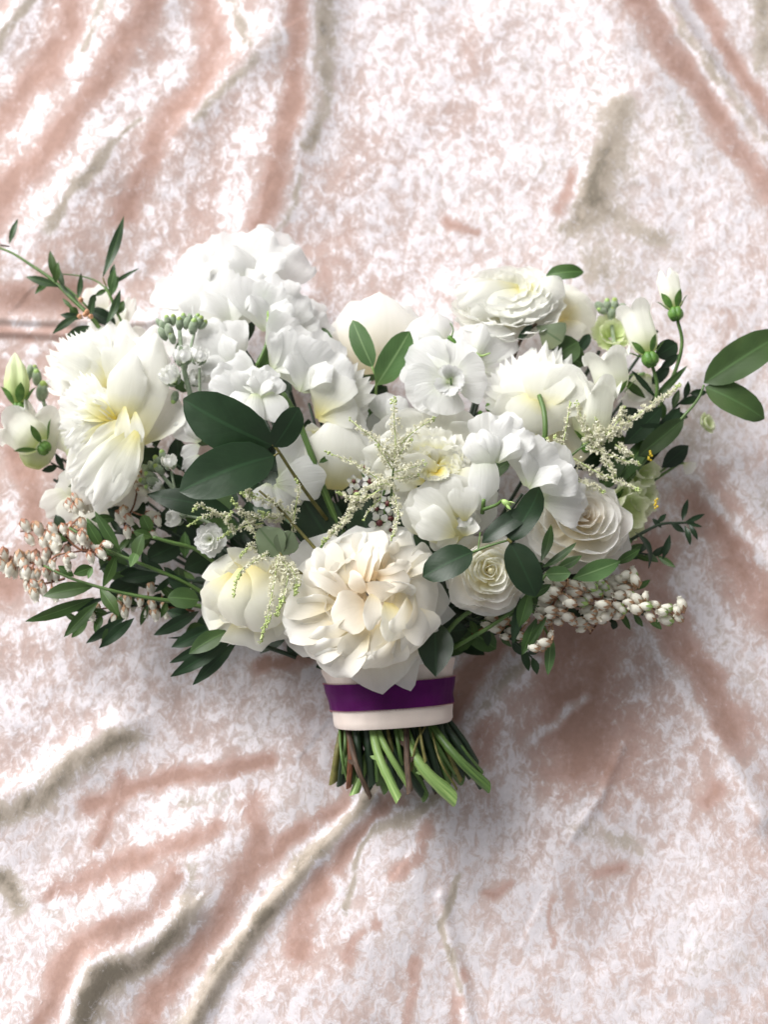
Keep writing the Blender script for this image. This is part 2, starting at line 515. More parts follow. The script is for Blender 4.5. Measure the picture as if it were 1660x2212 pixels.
BIND = (842, 1445, 4.2)
def stem_to_bind(par, b, mat=None, w=9, mid=None, name='stem'):
    bx = BIND[0] + (b[0] - BIND[0]) * 0.10
    hb = BIND[2] + RN.uniform(-1.2, 1.0)
    m = mid or ((b[0] * 0.45 + bx * 0.55), (b[1] * 0.42 + BIND[1] * 0.58) - 20, min(b[2], 5.5) * 0.55 + 1.4)
    return tube(par, name, mat or S_dark, [b, m, (bx, BIND[1] + 20, hb)], w, w * 0.9, ns=6, n=5)

# ================================================================ the velvet cloth
SALMON, WHITE, TAUPE = 0.0, 0.5, 1.0
# (value, width, polyline in picture points): brushed and creased pile, its sheen and shade put into the colour
PILE = [
    (0.30, 230, [(1330, 1250), (1330, 1600)]),
    (0.34, 130, [(1560, 1280), (1600, 1560)]),
    (0.5, 70, [(-40, 430), (50, 330), (120, 250), (165, 160), (205, 60), (240, -40)]),
    (0.0, 58, [(-30, 470), (80, 345), (180, 230), (300, 70), (330, -40)]),
    (0.0, 60, [(150, -40), (140, 60), (95, 150), (20, 230), (-40, 280)]),
    (0.88, 34, [(70, -20), (0, 95), (-50, 150)]),
    (0.62, 60, [(420, -40), (370, 70), (390, 140), (290, 220), (215, 300), (165, 390), (95, 470), (40, 540)]),
    (0.88, 26, [(245, 310), (200, 370), (150, 440), (105, 500)]),
    (0.9, 16, [(310, 250), (255, 300)]),
    (0.85, 22, [(215, 10), (180, 110)]),
    (0.0, 56, [(430, -40), (465, 110), (410, 220), (335, 310), (290, 420), (270, 470)]),
    (0.88, 28, [(485, -30), (520, 50), (545, 105)]),
    (0.88, 26, [(622, 85), (560, 130), (500, 185), (430, 265)]),
    (0.5, 66, [(600, 130), (560, 270), (520, 420), (500, 470)]),
    (0.0, 46, [(648, -40), (648, 110), (622, 250), (590, 380), (560, 490)]),
    (0.88, 36, [(706, -40), (704, 120), (694, 240), (668, 310)]),
    (0.82, 16, [(645, 360), (632, 440), (600, 500)]),
    (0.0, 62, [(1350, -40), (1440, 90), (1545, 230), (1600, 330), (1690, 430)]),
    (0.8, 22, [(1425, -10), (1500, 90), (1580, 200), (1680, 310)]),
    (0.0, 45, [(1500, -40), (1560, 60), (1620, 170), (1680, 260)]),
    (0.88, 34, [(1650, -20), (1650, 130)]),
    (0.95, 50, [(1350, 235), (1310, 330), (1280, 430)]),
    (0.85, 40, [(1230, 480), (1340, 470), (1420, 520)]),
    (0.1, 26, [(1240, 370), (1215, 450)]),
    (0.1, 22, [(960, 470), (1040, 490)]),
    # left
    (0.0, 60, [(-20, 640), (90, 635), (200, 655)]),
    (0.5, 34, [(-20, 585), (100, 580), (330, 590)]),
    (0.05, 30, [(-20, 720), (120, 725), (200, 740)]),
    (0.0, 60, [(40, 960), (70, 1080), (60, 1200), (-20, 1320)]),
    (0.5, 30, [(10, 1050), (30, 1110), (20, 1180)]),
    # bottom left
    (0.5, 70, [(-40, 1360), (120, 1320), (300, 1400)]),
    (0.95, 48, [(275, 1590), (190, 1650), (90, 1715), (-40, 1770)]),
    (0.0, 34, [(190, 1738), (300, 1692), (440, 1665), (575, 1635)]),
    (0.78, 20, [(395, 1730), (480, 1712)]),
    (0.0, 38, [(105, 1925), (230, 1885), (350, 1840), (455, 1795)]),
    (0.0, 44, [(370, 1890), (340, 1960), (240, 2010), (170, 2060), (120, 2140), (70, 2240)]),
    (0.8, 22, [(410, 1870), (395, 1950)]),
    (0.97, 46, [(430, 1965), (370, 2035), (290, 2085), (225, 2095), (200, 2150), (170, 2240)]),
    (0.0, 50, [(552, 1725), (545, 1830), (500, 1940), (430, 2050), (345, 2150), (310, 2240)]),
    (0.0, 36, [(745, 1725), (660, 1785), (570, 1860), (530, 1900)]),
    (0.98, 42, [(800, 1718), (738, 1788), (650, 1885), (575, 1965), (505, 2065), (440, 2165), (400, 2240)]),
    (0.0, 38, [(840, 1735), (765, 1815), (700, 1890), (650, 1980), (640, 2050)]),
    (0.95, 36, [(40, 1960), (0, 1900), (-40, 1890)]),
    (0.9, 16, [(820, 1780), (760, 1880), (740, 1960)]),
    (0.1, 24, [(815, 1990), (760, 2030), (740, 2060)]),
    (0.0, 22, [(258, 1680), (235, 1770), (200, 1840)]),
    # bottom right
    (0.1, 24, [(930, 1740), (910, 1850), (860, 1900)]),
    (0.1, 20, [(905, 2080), (880, 2212)]),
    (0.1, 26, [(1010, 2110), (985, 2212)]),
    (0.9, 16, [(1000, 1900), (960, 1990), (1000, 2150)]),
    (0.12, 14, [(1110, 1900), (1065, 1940)]),
    (0.12, 12, [(1200, 1940), (1200, 2040)]),
    (0.1, 20, [(1290, 1890), (1350, 1870)]),
    (0.1, 26, [(1530, 1730), (1540, 1700)]),
    (0.8, 40, [(1300, 1700), (1240, 1780), (1400, 1830)]),
    (0.85, 30, [(960, 1700), (900, 1760), (830, 1790)]),
    # right, beside and below the flowers
    (0.0, 150, [(1230, 1330), (1240, 1420), (1260, 1530), (1290, 1640)]),
    (0.0, 90, [(1400, 1160), (1480, 1300), (1500, 1420), (1560, 1560)]),
    (0.0, 90, [(1520, 1060), (1600, 1200), (1690, 1330)]),
    (0.62, 24, [(1290, 1180), (1350, 1280), (1420, 1400), (1475, 1500), (1545, 1610), (1640, 1760)]),
    (0.60, 22, [(1450, 950), (1540, 1070), (1620, 1170), (1700, 1260)]),
    (0.80, 34, [(1150, 1420), (1080, 1490), (1000, 1590)]),
    (-0.12, 40, [(1080, 1390), (1010, 1450), (985, 1540)]),  # deep tone beside the ribbon, the bouquet's shadow put into the colour
    (0.66, 60, [(1480, 1240), (1590, 1400), (1660, 1500)]),
    (0.6, 18, [(1270, 1500), (1150, 1600)]),
    (0.05, 36, [(1060, 1560), (1040, 1630)]),
    (-0.1, 34, [(700, 1400), (640, 1420), (560, 1440)]),  # deep tone under the flowers left of the ribbon, painted shade
]
# raised folds: (height cm, width, polyline, steepness on the lower right side)
FOLDS = [
    (-2.0, 240, [(1380, 1080), (1360, 1400), (1270, 1640)], 1),  # added hollow, its slope shaped to turn from the sun and darken
    (1.7, 90, [(1290, 1060), (1400, 1330), (1480, 1520), (1590, 1720), (1700, 1900)], 0.9),
    (1.6, 80, [(1480, 860), (1600, 1080), (1720, 1260)], 0.9),
    (1.3, 90, [(1180, 1330), (1120, 1480), (1010, 1640), (930, 1760)], 0.9),
    (0.88, 90, [(1300, 1500), (1290, 1700), (1200, 1880)], 0.9),
    (-0.9, 90, [(1240, 1330), (1260, 1560)], 1),
    (0.8, 110, [(-60, 520), (120, 330), (260, 60), (300, -60)], 0.9),
    (0.8, 100, [(120, 560), (330, 330), (480, 160), (560, -60)], 0.9),
    (0.7, 90, [(560, 480), (600, 260), (640, -60)], 0.9),
    (0.8, 100, [(1280, -60), (1500, 330), (1720, 560)], 0.9),
    (0.8, 110, [(60, 2240), (230, 2030), (480, 1860), (600, 1700)], 0.9),
    (0.6, 110, [(700, 2240), (800, 2000), (960, 1840)], 0.9),
    (0.9, 26, [(795, 1722), (730, 1795), (640, 1892), (568, 1968), (495, 2068), (430, 2168), (390, 2240)], 0.45),
    (0.9, 20, [(1400, -60), (1495, 85), (1575, 195), (1690, 320)], 0.4),
    (0.7, 34, [(400, 1965), (345, 2030), (270, 2070), (205, 2080), (170, 2150), (140, 2240)], 0.6),
    (0.6, 40, [(260, 1575), (180, 1630), (80, 1695), (-40, 1745)], 0.8),
    (0.8, 34, [(1290, 1180), (1350, 1280), (1420, 1400), (1475, 1500), (1545, 1610), (1640, 1760)], 0.8),
    (0.7, 34, [(1450, 950), (1540, 1070), (1620, 1170), (1700, 1260)], 0.8),
    (0.6, 46, [(1150, 1420), (1080, 1490), (1000, 1590)], 0.7),
    (0.5, 40, [(600, 80), (545, 120), (485, 175), (410, 255)], 0.8),
    (0.5, 45, [(685, -60), (684, 120), (672, 240), (650, 300)], 0.8),
    (0.4, 40, [(225, 310), (180, 370), (130, 440), (85, 500)], 0.8),
    (0.5, 40, [(50, -20), (-15, 85)], 0.6),
    (0.35, 16, [(-40, 683), (60, 690), (150, 697), (330, 688)], 0.4),
    (0.25, 12, [(-40, 715), (60, 718), (150, 722)], 0.4),
    (-0.4, 60, [(440, -40), (465, 110), (410, 220), (335, 310), (290, 420)], 1),
    (-0.4, 70, [(552, 1725), (545, 1830), (500, 1940), (430, 2050)], 1),
    (0.35, 50, [(1335, 235), (1295, 330), (1265, 430)], 0.7),
    (0.25, 12, [(1350, 1600), (1300, 1720), (1240, 1800)], 0.6),
    (0.2, 14, [(950, 1940), (985, 2100), (1010, 2240)], 0.6),
]

def pw(x, y):
    p = P(x, y, 0)
    return (p.x, p.y)

def poly_dist(X, Y, pts):
    best = np.full(X.shape, 1e9)
    sgn = np.zeros(X.shape)
    for (ax, ay), (bx, by) in zip(pts, pts[1:]):
        dx, dy = bx - ax, by - ay
        l2 = dx * dx + dy * dy
        t = np.clip(((X - ax) * dx + (Y - ay) * dy) / l2, 0, 1)
        qx, qy = X - (ax + t * dx), Y - (ay + t * dy)
        d = np.sqrt(qx * qx + qy * qy)
        s = np.sign(dx * qy - dy * qx)
        k = d < best
        best = np.where(k, d, best)
        sgn = np.where(k, s, sgn)
    return best, sgn

def vnoise(X, Y, f, seed):
    r = np.random.RandomState(seed)
    G = r.rand(64, 64)
    x, y = X * f + seed * 1.37 + 200, Y * f + seed * 2.11 + 200
    xi, yi = np.floor(x).astype(int), np.floor(y).astype(int)
    fx, fy = x - xi, y - yi
    fx, fy = fx * fx * (3 - 2 * fx), fy * fy * (3 - 2 * fy)
    g = lambda a, b: G[a % 64, b % 64]
    return (g(xi, yi) * (1 - fx) + g(xi + 1, yi) * fx) * (1 - fy) + (g(xi, yi + 1) * (1 - fx) + g(xi + 1, yi + 1) * fx) * fy - 0.5

def axis(lo, hi, step, far):
    c = list(np.arange(lo, hi, step))
    a, s = [], step
    x = lo
    while x > -far:
        s *= 1.25
        x -= s
        a.append(x)
    b, s, x = [], step, c[-1]
    while x < far:
        s *= 1.25
        x += s
        b.append(x)
    return np.array(a[::-1] + c + b)

def build_cloth():
    xs = axis(-0.33, 0.33, 0.0016, 1.6)
    ys = axis(-0.42, 0.44, 0.0016, 1.6)
    X, Y = np.meshgrid(xs, ys)
    wx = X + vnoise(X, Y, 40, 3) * 0.006 + vnoise(X, Y, 110, 4) * 0.005
    wy = Y + vnoise(X, Y, 40, 5) * 0.006 + vnoise(X, Y, 110, 6) * 0.005
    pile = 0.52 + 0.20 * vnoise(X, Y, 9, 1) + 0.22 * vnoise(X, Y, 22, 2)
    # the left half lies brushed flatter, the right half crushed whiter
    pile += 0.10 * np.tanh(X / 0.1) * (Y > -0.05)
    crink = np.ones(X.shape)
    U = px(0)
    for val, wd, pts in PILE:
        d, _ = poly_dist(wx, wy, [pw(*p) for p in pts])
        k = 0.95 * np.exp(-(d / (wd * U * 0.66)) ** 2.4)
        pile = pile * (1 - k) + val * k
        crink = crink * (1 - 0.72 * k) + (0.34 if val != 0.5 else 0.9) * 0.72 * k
    Z = 0.004 * vnoise(X, Y, 7, 8) + 0.003 * vnoise(X, Y, 16, 9) + 0.0012 * vnoise(X, Y, 45, 10) + 0.0004 * vnoise(X, Y, 120, 12)
    sx = X + vnoise(X, Y, 25, 13) * 0.006
    sy = Y + vnoise(X, Y, 25, 14) * 0.006
    for hgt, wd, pts, st in FOLDS:
        d, s = poly_dist(sx, sy, [pw(*p) for p in pts])
        ww = wd * U * np.where(s > 0, 1.0, st)
        Z = Z + hgt * (0.60 if 15 < wd < 60 else 0.85) / 100 * np.exp(-(d / (ww * 1.15)) ** 2)
    Z -= 0.004
    ny, nx = X.shape
    me = bpy.data.meshes.new("velvet_cloth")
    me.vertices.add(nx * ny)
    me.vertices.foreach_set("co", np.stack([X, Y, Z], -1).astype(np.float32).ravel())
    i = np.arange(nx * ny).reshape(ny, nx)
    q = np.stack([i[:-1, :-1], i[:-1, 1:], i[1:, 1:], i[1:, :-1]], -1).reshape(-1, 4)
    me.loops.add(q.size)
    me.loops.foreach_set("vertex_index", q.ravel().astype(np.int32))
    me.polygons.add(len(q))
    me.polygons.foreach_set("loop_start", (np.arange(len(q)) * 4).astype(np.int32))
    me.polygons.foreach_set("loop_total", np.full(len(q), 4, dtype=np.int32))
    me.update(calc_edges=True)
    me.shade_smooth()
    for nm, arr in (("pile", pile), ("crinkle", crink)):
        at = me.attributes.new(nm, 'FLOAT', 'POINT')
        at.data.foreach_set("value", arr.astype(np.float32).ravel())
    o = bpy.data.objects.new("velvet_cloth", me)
    COL.objects.link(o)
    o['label'] = "blush pink crushed velvet cloth with white and taupe creases, spread under the whole bouquet"
    o['category'] = "velvet cloth"
    m, nt, b = newmat("crushed velvet")
    L = nt.links.new
    at = N_(nt, "ShaderNodeAttribute", attribute_name="pile")
    ac = N_(nt, "ShaderNodeAttribute", attribute_name="crinkle")
    tc = N_(nt, "ShaderNodeTexCoord")
    mp = N_(nt, "ShaderNodeMapping"); mp.inputs["Rotation"].default_value = (0, 0, math.radians(-38)); mp.inputs["Scale"].default_value = (1.0, 0.7, 1.0)
    L(tc.outputs["Object"], mp.inputs[0])
    def nzn(scale, det, rgh, dist, src):
        n = N_(nt, "ShaderNodeTexNoise"); n.inputs["Scale"].default_value = scale; n.inputs["Detail"].default_value = det
        n.inputs["Roughness"].default_value = rgh; n.inputs["Distortion"].default_value = dist
        L(src, n.inputs["Vector"])
        s = N_(nt, "ShaderNodeMath", operation='SUBTRACT'); L(n.outputs["Fac"], s.inputs[0]); s.inputs[1].default_value = 0.5
        return s.outputs[0]
    def madd(x, k, y):
        n = N_(nt, "ShaderNodeMath", operation='MULTIPLY_ADD'); L(x, n.inputs[0])
        if isinstance(k, (int, float)): n.inputs[1].default_value = k
        else: L(k, n.inputs[1])
        if isinstance(y, (int, float)): n.inputs[2].default_value = y
        else: L(y, n.inputs[2])
        return n.outputs[0]
    nl = nzn(44, 7, 0.66, 0.4, mp.outputs[0])          # broad mottling
    nf = nzn(175, 9, 0.80, 0.7, mp.outputs[0])        # crushed flecks
    nx = nzn(300, 4, 0.6, 0.3, tc.outputs["Object"])  # pile grain
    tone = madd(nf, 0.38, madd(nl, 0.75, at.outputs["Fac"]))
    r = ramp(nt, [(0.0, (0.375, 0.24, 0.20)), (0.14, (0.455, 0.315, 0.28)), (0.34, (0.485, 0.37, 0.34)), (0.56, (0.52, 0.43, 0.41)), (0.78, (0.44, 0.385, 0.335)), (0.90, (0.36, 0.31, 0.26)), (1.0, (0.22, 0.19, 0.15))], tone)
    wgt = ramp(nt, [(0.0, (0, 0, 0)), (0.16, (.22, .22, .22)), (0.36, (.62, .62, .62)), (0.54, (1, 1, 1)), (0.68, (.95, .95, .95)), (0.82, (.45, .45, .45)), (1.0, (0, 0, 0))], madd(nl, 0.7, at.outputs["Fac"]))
    # crushed flecks, with the pile's pale sheen put into the colour
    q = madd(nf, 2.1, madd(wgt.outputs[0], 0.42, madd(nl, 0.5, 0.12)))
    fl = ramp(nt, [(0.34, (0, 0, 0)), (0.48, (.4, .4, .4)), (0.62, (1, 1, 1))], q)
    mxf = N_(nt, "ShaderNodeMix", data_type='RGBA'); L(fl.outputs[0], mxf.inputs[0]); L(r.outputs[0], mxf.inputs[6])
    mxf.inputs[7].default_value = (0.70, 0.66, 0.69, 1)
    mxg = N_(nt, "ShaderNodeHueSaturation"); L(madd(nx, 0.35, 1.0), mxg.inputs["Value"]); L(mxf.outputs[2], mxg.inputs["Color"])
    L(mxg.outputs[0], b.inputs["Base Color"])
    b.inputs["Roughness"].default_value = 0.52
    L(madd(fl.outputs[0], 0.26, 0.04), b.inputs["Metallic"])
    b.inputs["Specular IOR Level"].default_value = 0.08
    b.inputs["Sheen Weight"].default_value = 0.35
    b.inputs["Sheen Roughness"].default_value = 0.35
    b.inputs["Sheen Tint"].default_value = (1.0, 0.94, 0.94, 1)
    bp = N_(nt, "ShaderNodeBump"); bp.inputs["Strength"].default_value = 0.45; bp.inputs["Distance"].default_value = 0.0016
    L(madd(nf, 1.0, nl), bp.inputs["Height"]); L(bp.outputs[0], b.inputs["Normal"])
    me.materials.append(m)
    return o
build_cloth()

# ================================================================ the ribbon wrap
def wrap_ring(t, th, out=0.0):
    """t 0 at the top edge .. 1 at the bottom edge of the wrap, th around the stems"""
    x0 = 693 + (728 - 693) * t + 6 * math.sin(t * 3.1)
    x1 = 981 + (973 - 981) * t - 5 * math.sin(t * 3.1)
    yl = 1437 + (1572 - 1437) * t
    yr = 1420 + (1556 - 1420) * t
    cx, cy = (x0 + x1) / 2, (yl + yr) / 2
    hc = 3.3
    c = P(cx, cy, hc)
    a = P(x1, yr, hc) - P(x0, yl, hc)
    hw = a.length / 2
    s = a.normalized()
    ax = (P((730 + 973) / 2, 1554, hc) - P((693 + 981) / 2, 1428, hc)).normalized()
    n = s.cross(ax)
    if n.z < 0:
        n = -n
    hh = hw * 0.74
    # superellipse section, flattish like a tightly bound handful of stems
    c_, s_ = math.cos(th), math.sin(th)
    e = 0.82
    X = hw * math.copysign(abs(c_) ** e, c_) * (1 + out / hw)
    Zc = hh * math.copysign(abs(s_) ** e, s_) * (1 + out / hh)
    bulge = 0.0055 * (s_ if s_ > 0 else 0)
    return c + s * X + n * Zc + ax * bulge

def ring_band(par, name, mat, t0, t1, out, nt=10, nth=140, rnd=0.0, rip=0.0, uvs=True):
    vs, fs, uv = [], [], []
    for j in range(nt + 1):
        f = j / nt
        t = t0 + (t1 - t0) * f
        o = out - rnd * (max(0, 1 - f / 0.12) ** 2 + max(0, 1 - (1 - f) / 0.12) ** 2)
        for i in range(nth):
            th = 2 * math.pi * i / nth
            oo = o + rip * (noise.noise(Vector((math.cos(th) * 3, math.sin(th) * 3, t * 6))) + .5 * noise.noise(Vector((math.cos(th) * 11, math.sin(th) * 11, t * 3))))
            tt = t + 0.006 * noise.noise(Vector((math.cos(th) * 2, math.sin(th) * 2, 7 + t0)))
            vs.append(wrap_ring(tt, th, oo))
            uv.append((i / nth, f))
    for j in range(nt):
        for i in range(nth):
            k = j * nth
            fs.append((k + i, k + (i + 1) % nth, k + nth + (i + 1) % nth, k + nth + i))
    return mesh_obj(name, vs, fs, mat, par, uv)

M_satin_c = plain_mat("cream satin", (0.68, 0.58, 0.52), (0.76, 0.67, 0.61), 30, 0.42, (1, 1, 1), 0.1, sheen=0.3)
M_satin_p = plain_mat("purple satin", (0.055, 0.001, 0.058), (0.09, 0.0015, 0.095), 40, 0.48, (1, 1, 1), 0.15)
M_satin_p.node_tree.nodes["Principled BSDF"].inputs["Specular IOR Level"].default_value = 0.15
M_picot = plain_mat("purple picot thread", (0.26, 0.09, 0.12), (0.40, 0.20, 0.20), 400, 0.6)
for m_ in (M_satin_c, M_satin_p):
    nt_ = m_.node_tree
    wv = N_(nt_, "ShaderNodeTexWave"); wv.inputs["Scale"].default_value = 900; wv.inputs["Distortion"].default_value = 1.5
    tc_ = N_(nt_, "ShaderNodeTexCoord"); nt_.links.new(tc_.outputs["Object"], wv.inputs["Vector"])
    b2 = N_(nt_, "ShaderNodeBump"); b2.inputs["Strength"].default_value = 0.25; b2.inputs["Distance"].default_value = 0.0002
    nt_.links.new(wv.outputs["Fac"], b2.inputs["Height"])
    pb = nt_.nodes["Principled BSDF"]
    nt_.links.new(pb.inputs["Normal"].links[0].from_socket, b2.inputs["Normal"]); nt_.links.new(b2.outputs[0], pb.inputs["Normal"])
rb = thing("ribbon_wrap", "cream satin ribbon wrapped round the flower stems with a purple band", "ribbon", P(840, 1495, 0))
ring_band(rb, "cream_ribbon", M_satin_c, 0.0, 0.56, 0.0006, rip=0.0012)
ring_band(rb, "cream_ribbon", M_satin_c, 0.50, 1.0, 0.0016, rnd=0.0012, rip=0.0006)
pr = ring_band(rb, "purple_ribbon", M_satin_p, 0.30, 0.71, 0.0026, rip=0.0007)
gp = []
for t0, sg in ((0.295, -1), (0.715, 1)):
    n = 150
    for i in range(n):
        th = 2 * math.pi * i / n
        c = wrap_ring(t0 + sg * 0.006 * (i % 2), th, 0.0027)
        vs, fs = sphere_geo(c, 0.00042, ns=5, nr=3)
        gp.append((vs, fs))
v_, f_ = join_geo(gp)
mesh_obj("picot_edge", v_, f_, M_picot, rb, kind="stuff")

# ================================================================ the cut stems below the ribbon
def cut_stem(pts, w0, w1, mat, label, lump=0.15, node=None):
    h0 = min(pts[0][2], 4.5 - 1.6 * ((pts[0][0] - 850) / 120) ** 2 if pts[0][2] > 3 else 9)
    pts = [(pts[0][0], pts[0][1] - 6, h0), (pts[1][0], pts[1][1], min(pts[1][2], 5.4))] + list(pts[2:])
    t = thing("flower_stem", label, "stem", P(*pts[0]), "cut stems below the ribbon")
    vs, fs, uv = tube_geo([P(*p) for p in pts], w0 * px(pts[0][2]) / 2, w1 * px(pts[-1][2]) / 2, ns=10, n=8, lump=lump, cut=0.7)
    o = mesh_obj("stem_shaft", vs, fs[:-1], mat, t, uv)
    # pale cut face, a little inside the rim
    rim = vs[-10:]
    c = sum(rim, Vector()) / 10
    mesh_obj("cut_end", [c + (p - c) * 0.985 for p in rim] + [c + (rim[0] - c) * 0.0], [(i, (i + 1) % 10, 10) for i in range(10)], S_cut, t, smooth=False)
    for f, sd in (node or []):
        q = crom([P(*p) for p in pts], 10)
        k = int(f * (len(q) - 2))
        d = (q[k + 1] - q[k]).normalized()
        s = d.cross(Vector((0, 0, 1))).normalized() * sd
        blade(t, "leaf_scar", mat, q[k], q[k] + d * -0.004 + s * (0.0025 + w0 * px(4) * .5), 0.003, N=Vector((0, 0, 1)), prof='lance', nu=3, nv=4)
    return t

ST = [
    ([(800, 1540, 5.6), (818, 1630, 6.0), (862, 1726, 5.8)], 17, 21, S_light, "pale green stem, thickest of those left of the middle, reaching lowest", [(.62, 1)]),
    ([(806, 1560, 5.4), (838, 1622, 5.4), (885, 1700, 5.0)], 14, 14, S_light, "ribbed yellow green stem just right of the longest pale stem", [(.3, 1)]),
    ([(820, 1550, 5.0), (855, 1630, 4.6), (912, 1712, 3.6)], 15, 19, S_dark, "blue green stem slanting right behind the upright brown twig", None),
    ([(878, 1550, 6.2), (880, 1640, 6.2), (886, 1712, 5.6)], 12, 14, S_brown, "upright brown twig with a green streak in the middle of the stems", [(.4, 1), (.6, -1)]),
    ([(748, 1560, 5.2), (770, 1650, 5.3), (801, 1722, 4.8)], 13, 10, S_brown, "thin dark brown twig crossing the reddish one on the left", [(.55, 1)]),
    ([(755, 1560, 4.6), (758, 1630, 4.3), (754, 1700, 3.6)], 15, 12, S_rust, "reddish brown barky twig near the left side of the stems", [(.5, -1)]),
    ([(733, 1556, 4.4), (738, 1630, 4.4), (752, 1688, 3.6)], 6, 6, S_green, "very thin green stem bowing down the left side", None),
    ([(742, 1560, 4.2), (728, 1630, 3.4), (720, 1690, 2.8)], 11, 17, S_olive, "leftmost stem, olive brown and slanting out to the left", None),
    ([(748, 1570, 4.0), (750, 1640, 3.8), (749, 1660, 3.4)], 10, 8, S_mid, "short green stem tucked between the thin green one and the reddish twig", None),
    ([(800, 1600, 3.6), (788, 1650, 3.5), (766, 1715, 3.4)], 14, 20, S_light, "pale stub with a chewed end crossing under the brown twig to the left", None),
    ([(860, 1580, 4.6), (915, 1660, 5.2), (982, 1724, 4.8)], 18, 31, S_light, "widest stem, bright green with a flat cut end, right of the upright twig", [(.6, 1)]),
    ([(922, 1560, 4.9), (985, 1632, 4.9), (1056, 1700, 4.2)], 16, 22, S_mid, "long mid green stem reaching furthest to the right", None),
    ([(945, 1552, 4.3), (995, 1615, 3.9), (1040, 1695, 2.8)], 15, 18, S_dark, "dark stem just above the furthest reaching one at the right", [(.6, 1)]),
    ([(958, 1548, 3.8), (1002, 1600, 3.2), (1030, 1650, 2.4)], 13, 15, S_dark, "shadowed dark green stem at the right edge of the bunch", None),
    ([(905, 1555, 5.7), (911, 1600, 5.7), (920, 1645, 5.4)], 5, 7, S_olive, "thin tan twig ending on the widest bright green stem", None),
    ([(932, 1555, 5.8), (900, 1605, 5.4), (890, 1665, 5.0)], 5, 5, S_olive, "thin bent tan twig crossing leftward over the dark gap", None),
    ([(928, 1560, 5.5), (950, 1640, 5.2), (988, 1704, 4.4)], 5, 5, S_olive, "thin wiry tan twig hanging right of the widest stem", None),
    ([(880, 1600, 4.1), (893, 1660, 3.9), (920, 1722, 3.4)], 18, 20, S_mid, "short green stem with a notched end under the upright brown twig", None),
    ([(780, 1570, 3.6), (810, 1640, 3.2), (835, 1704, 2.6)], 24, 24, S_mid, "broad shaded green stem behind the longest pale stem", None),
    ([(935, 1600, 3.4), (965, 1640, 3.0), (998, 1680, 2.4)], 26, 28, S_mid, "broad dull green stem half hidden behind the furthest reaching one", None),
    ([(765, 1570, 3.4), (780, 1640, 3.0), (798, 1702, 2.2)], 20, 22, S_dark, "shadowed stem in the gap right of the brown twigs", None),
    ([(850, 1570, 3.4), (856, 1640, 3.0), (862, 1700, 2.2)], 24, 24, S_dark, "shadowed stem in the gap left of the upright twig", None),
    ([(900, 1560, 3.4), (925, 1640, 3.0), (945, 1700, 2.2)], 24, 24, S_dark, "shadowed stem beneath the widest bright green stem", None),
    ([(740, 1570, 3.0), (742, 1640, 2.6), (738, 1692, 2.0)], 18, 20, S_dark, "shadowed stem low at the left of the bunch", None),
    ([(920, 1570, 3.0), (935, 1650, 2.8), (943, 1712, 2.2)], 8, 9, S_brown, "short dark twig peeping out beneath the right hand stems", None),
]
for i_, (x0, x1, h0, w_) in enumerate([(752, 760, 3.6, 22), (770, 776, 4.4, 16), (790, 806, 4.2, 22), (812, 826, 3.9, 24), (828, 850, 4.4, 16), (845, 880, 4.1, 20), (868, 905, 4.5, 14), (886, 915, 4.0, 24), (905, 950, 4.2, 20), (918, 968, 3.9, 22), (934, 1000, 3.8, 20), (948, 1016, 3.4, 18)]):
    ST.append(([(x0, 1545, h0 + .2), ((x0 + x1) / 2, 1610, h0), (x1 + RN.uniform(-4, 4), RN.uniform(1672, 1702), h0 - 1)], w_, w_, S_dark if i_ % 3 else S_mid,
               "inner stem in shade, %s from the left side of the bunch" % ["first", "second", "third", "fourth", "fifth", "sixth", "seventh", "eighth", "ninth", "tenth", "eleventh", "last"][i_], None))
for i_ in range(11):
    x0 = 748 + i_ * 20.5
    x1 = x0 - 14 + i_ * 9.5
    ST.append(([(x0, 1552, 5.2 - .4 * abs(i_ - 5) / 2), ((x0 + x1) / 2 + (-1) ** i_ * 5, 1615, 5.0 - .4 * abs(i_ - 5) / 2), (x1 + (-1) ** i_ * 8, 1668 + (i_ * 17) % 34, 4.0 - .4 * abs(i_ - 5) / 2)], 8, 9, [S_mid, S_green, S_dark, S_mid, S_olive][i_ % 5],
               'thin side stem, %s from the left among the slender ones' % ['first', 'second', 'third', 'fourth', 'fifth', 'sixth', 'seventh', 'eighth', 'ninth', 'tenth', 'eleventh'][i_], None))
for i_ in range(5):
    x0 = 765 + i_ * 42
    ST.append(([(x0, 1548, 1.6), ((x0 + 5 + i_ * 6), 1610, 1.2), (x0 + (i_ - 1.4) * 16, 1660 + (i_ % 2) * 14, 0.7)], 20, 20, S_dark, 'stem pressed flat on the velvet, %s from the left side' % ['first', 'second', 'third', 'fourth', 'fifth'][i_], None))
for pts, a_, b_, m_, lb, nd in ST:
    cut_stem(pts, a_, b_, m_, lb, node=nd)

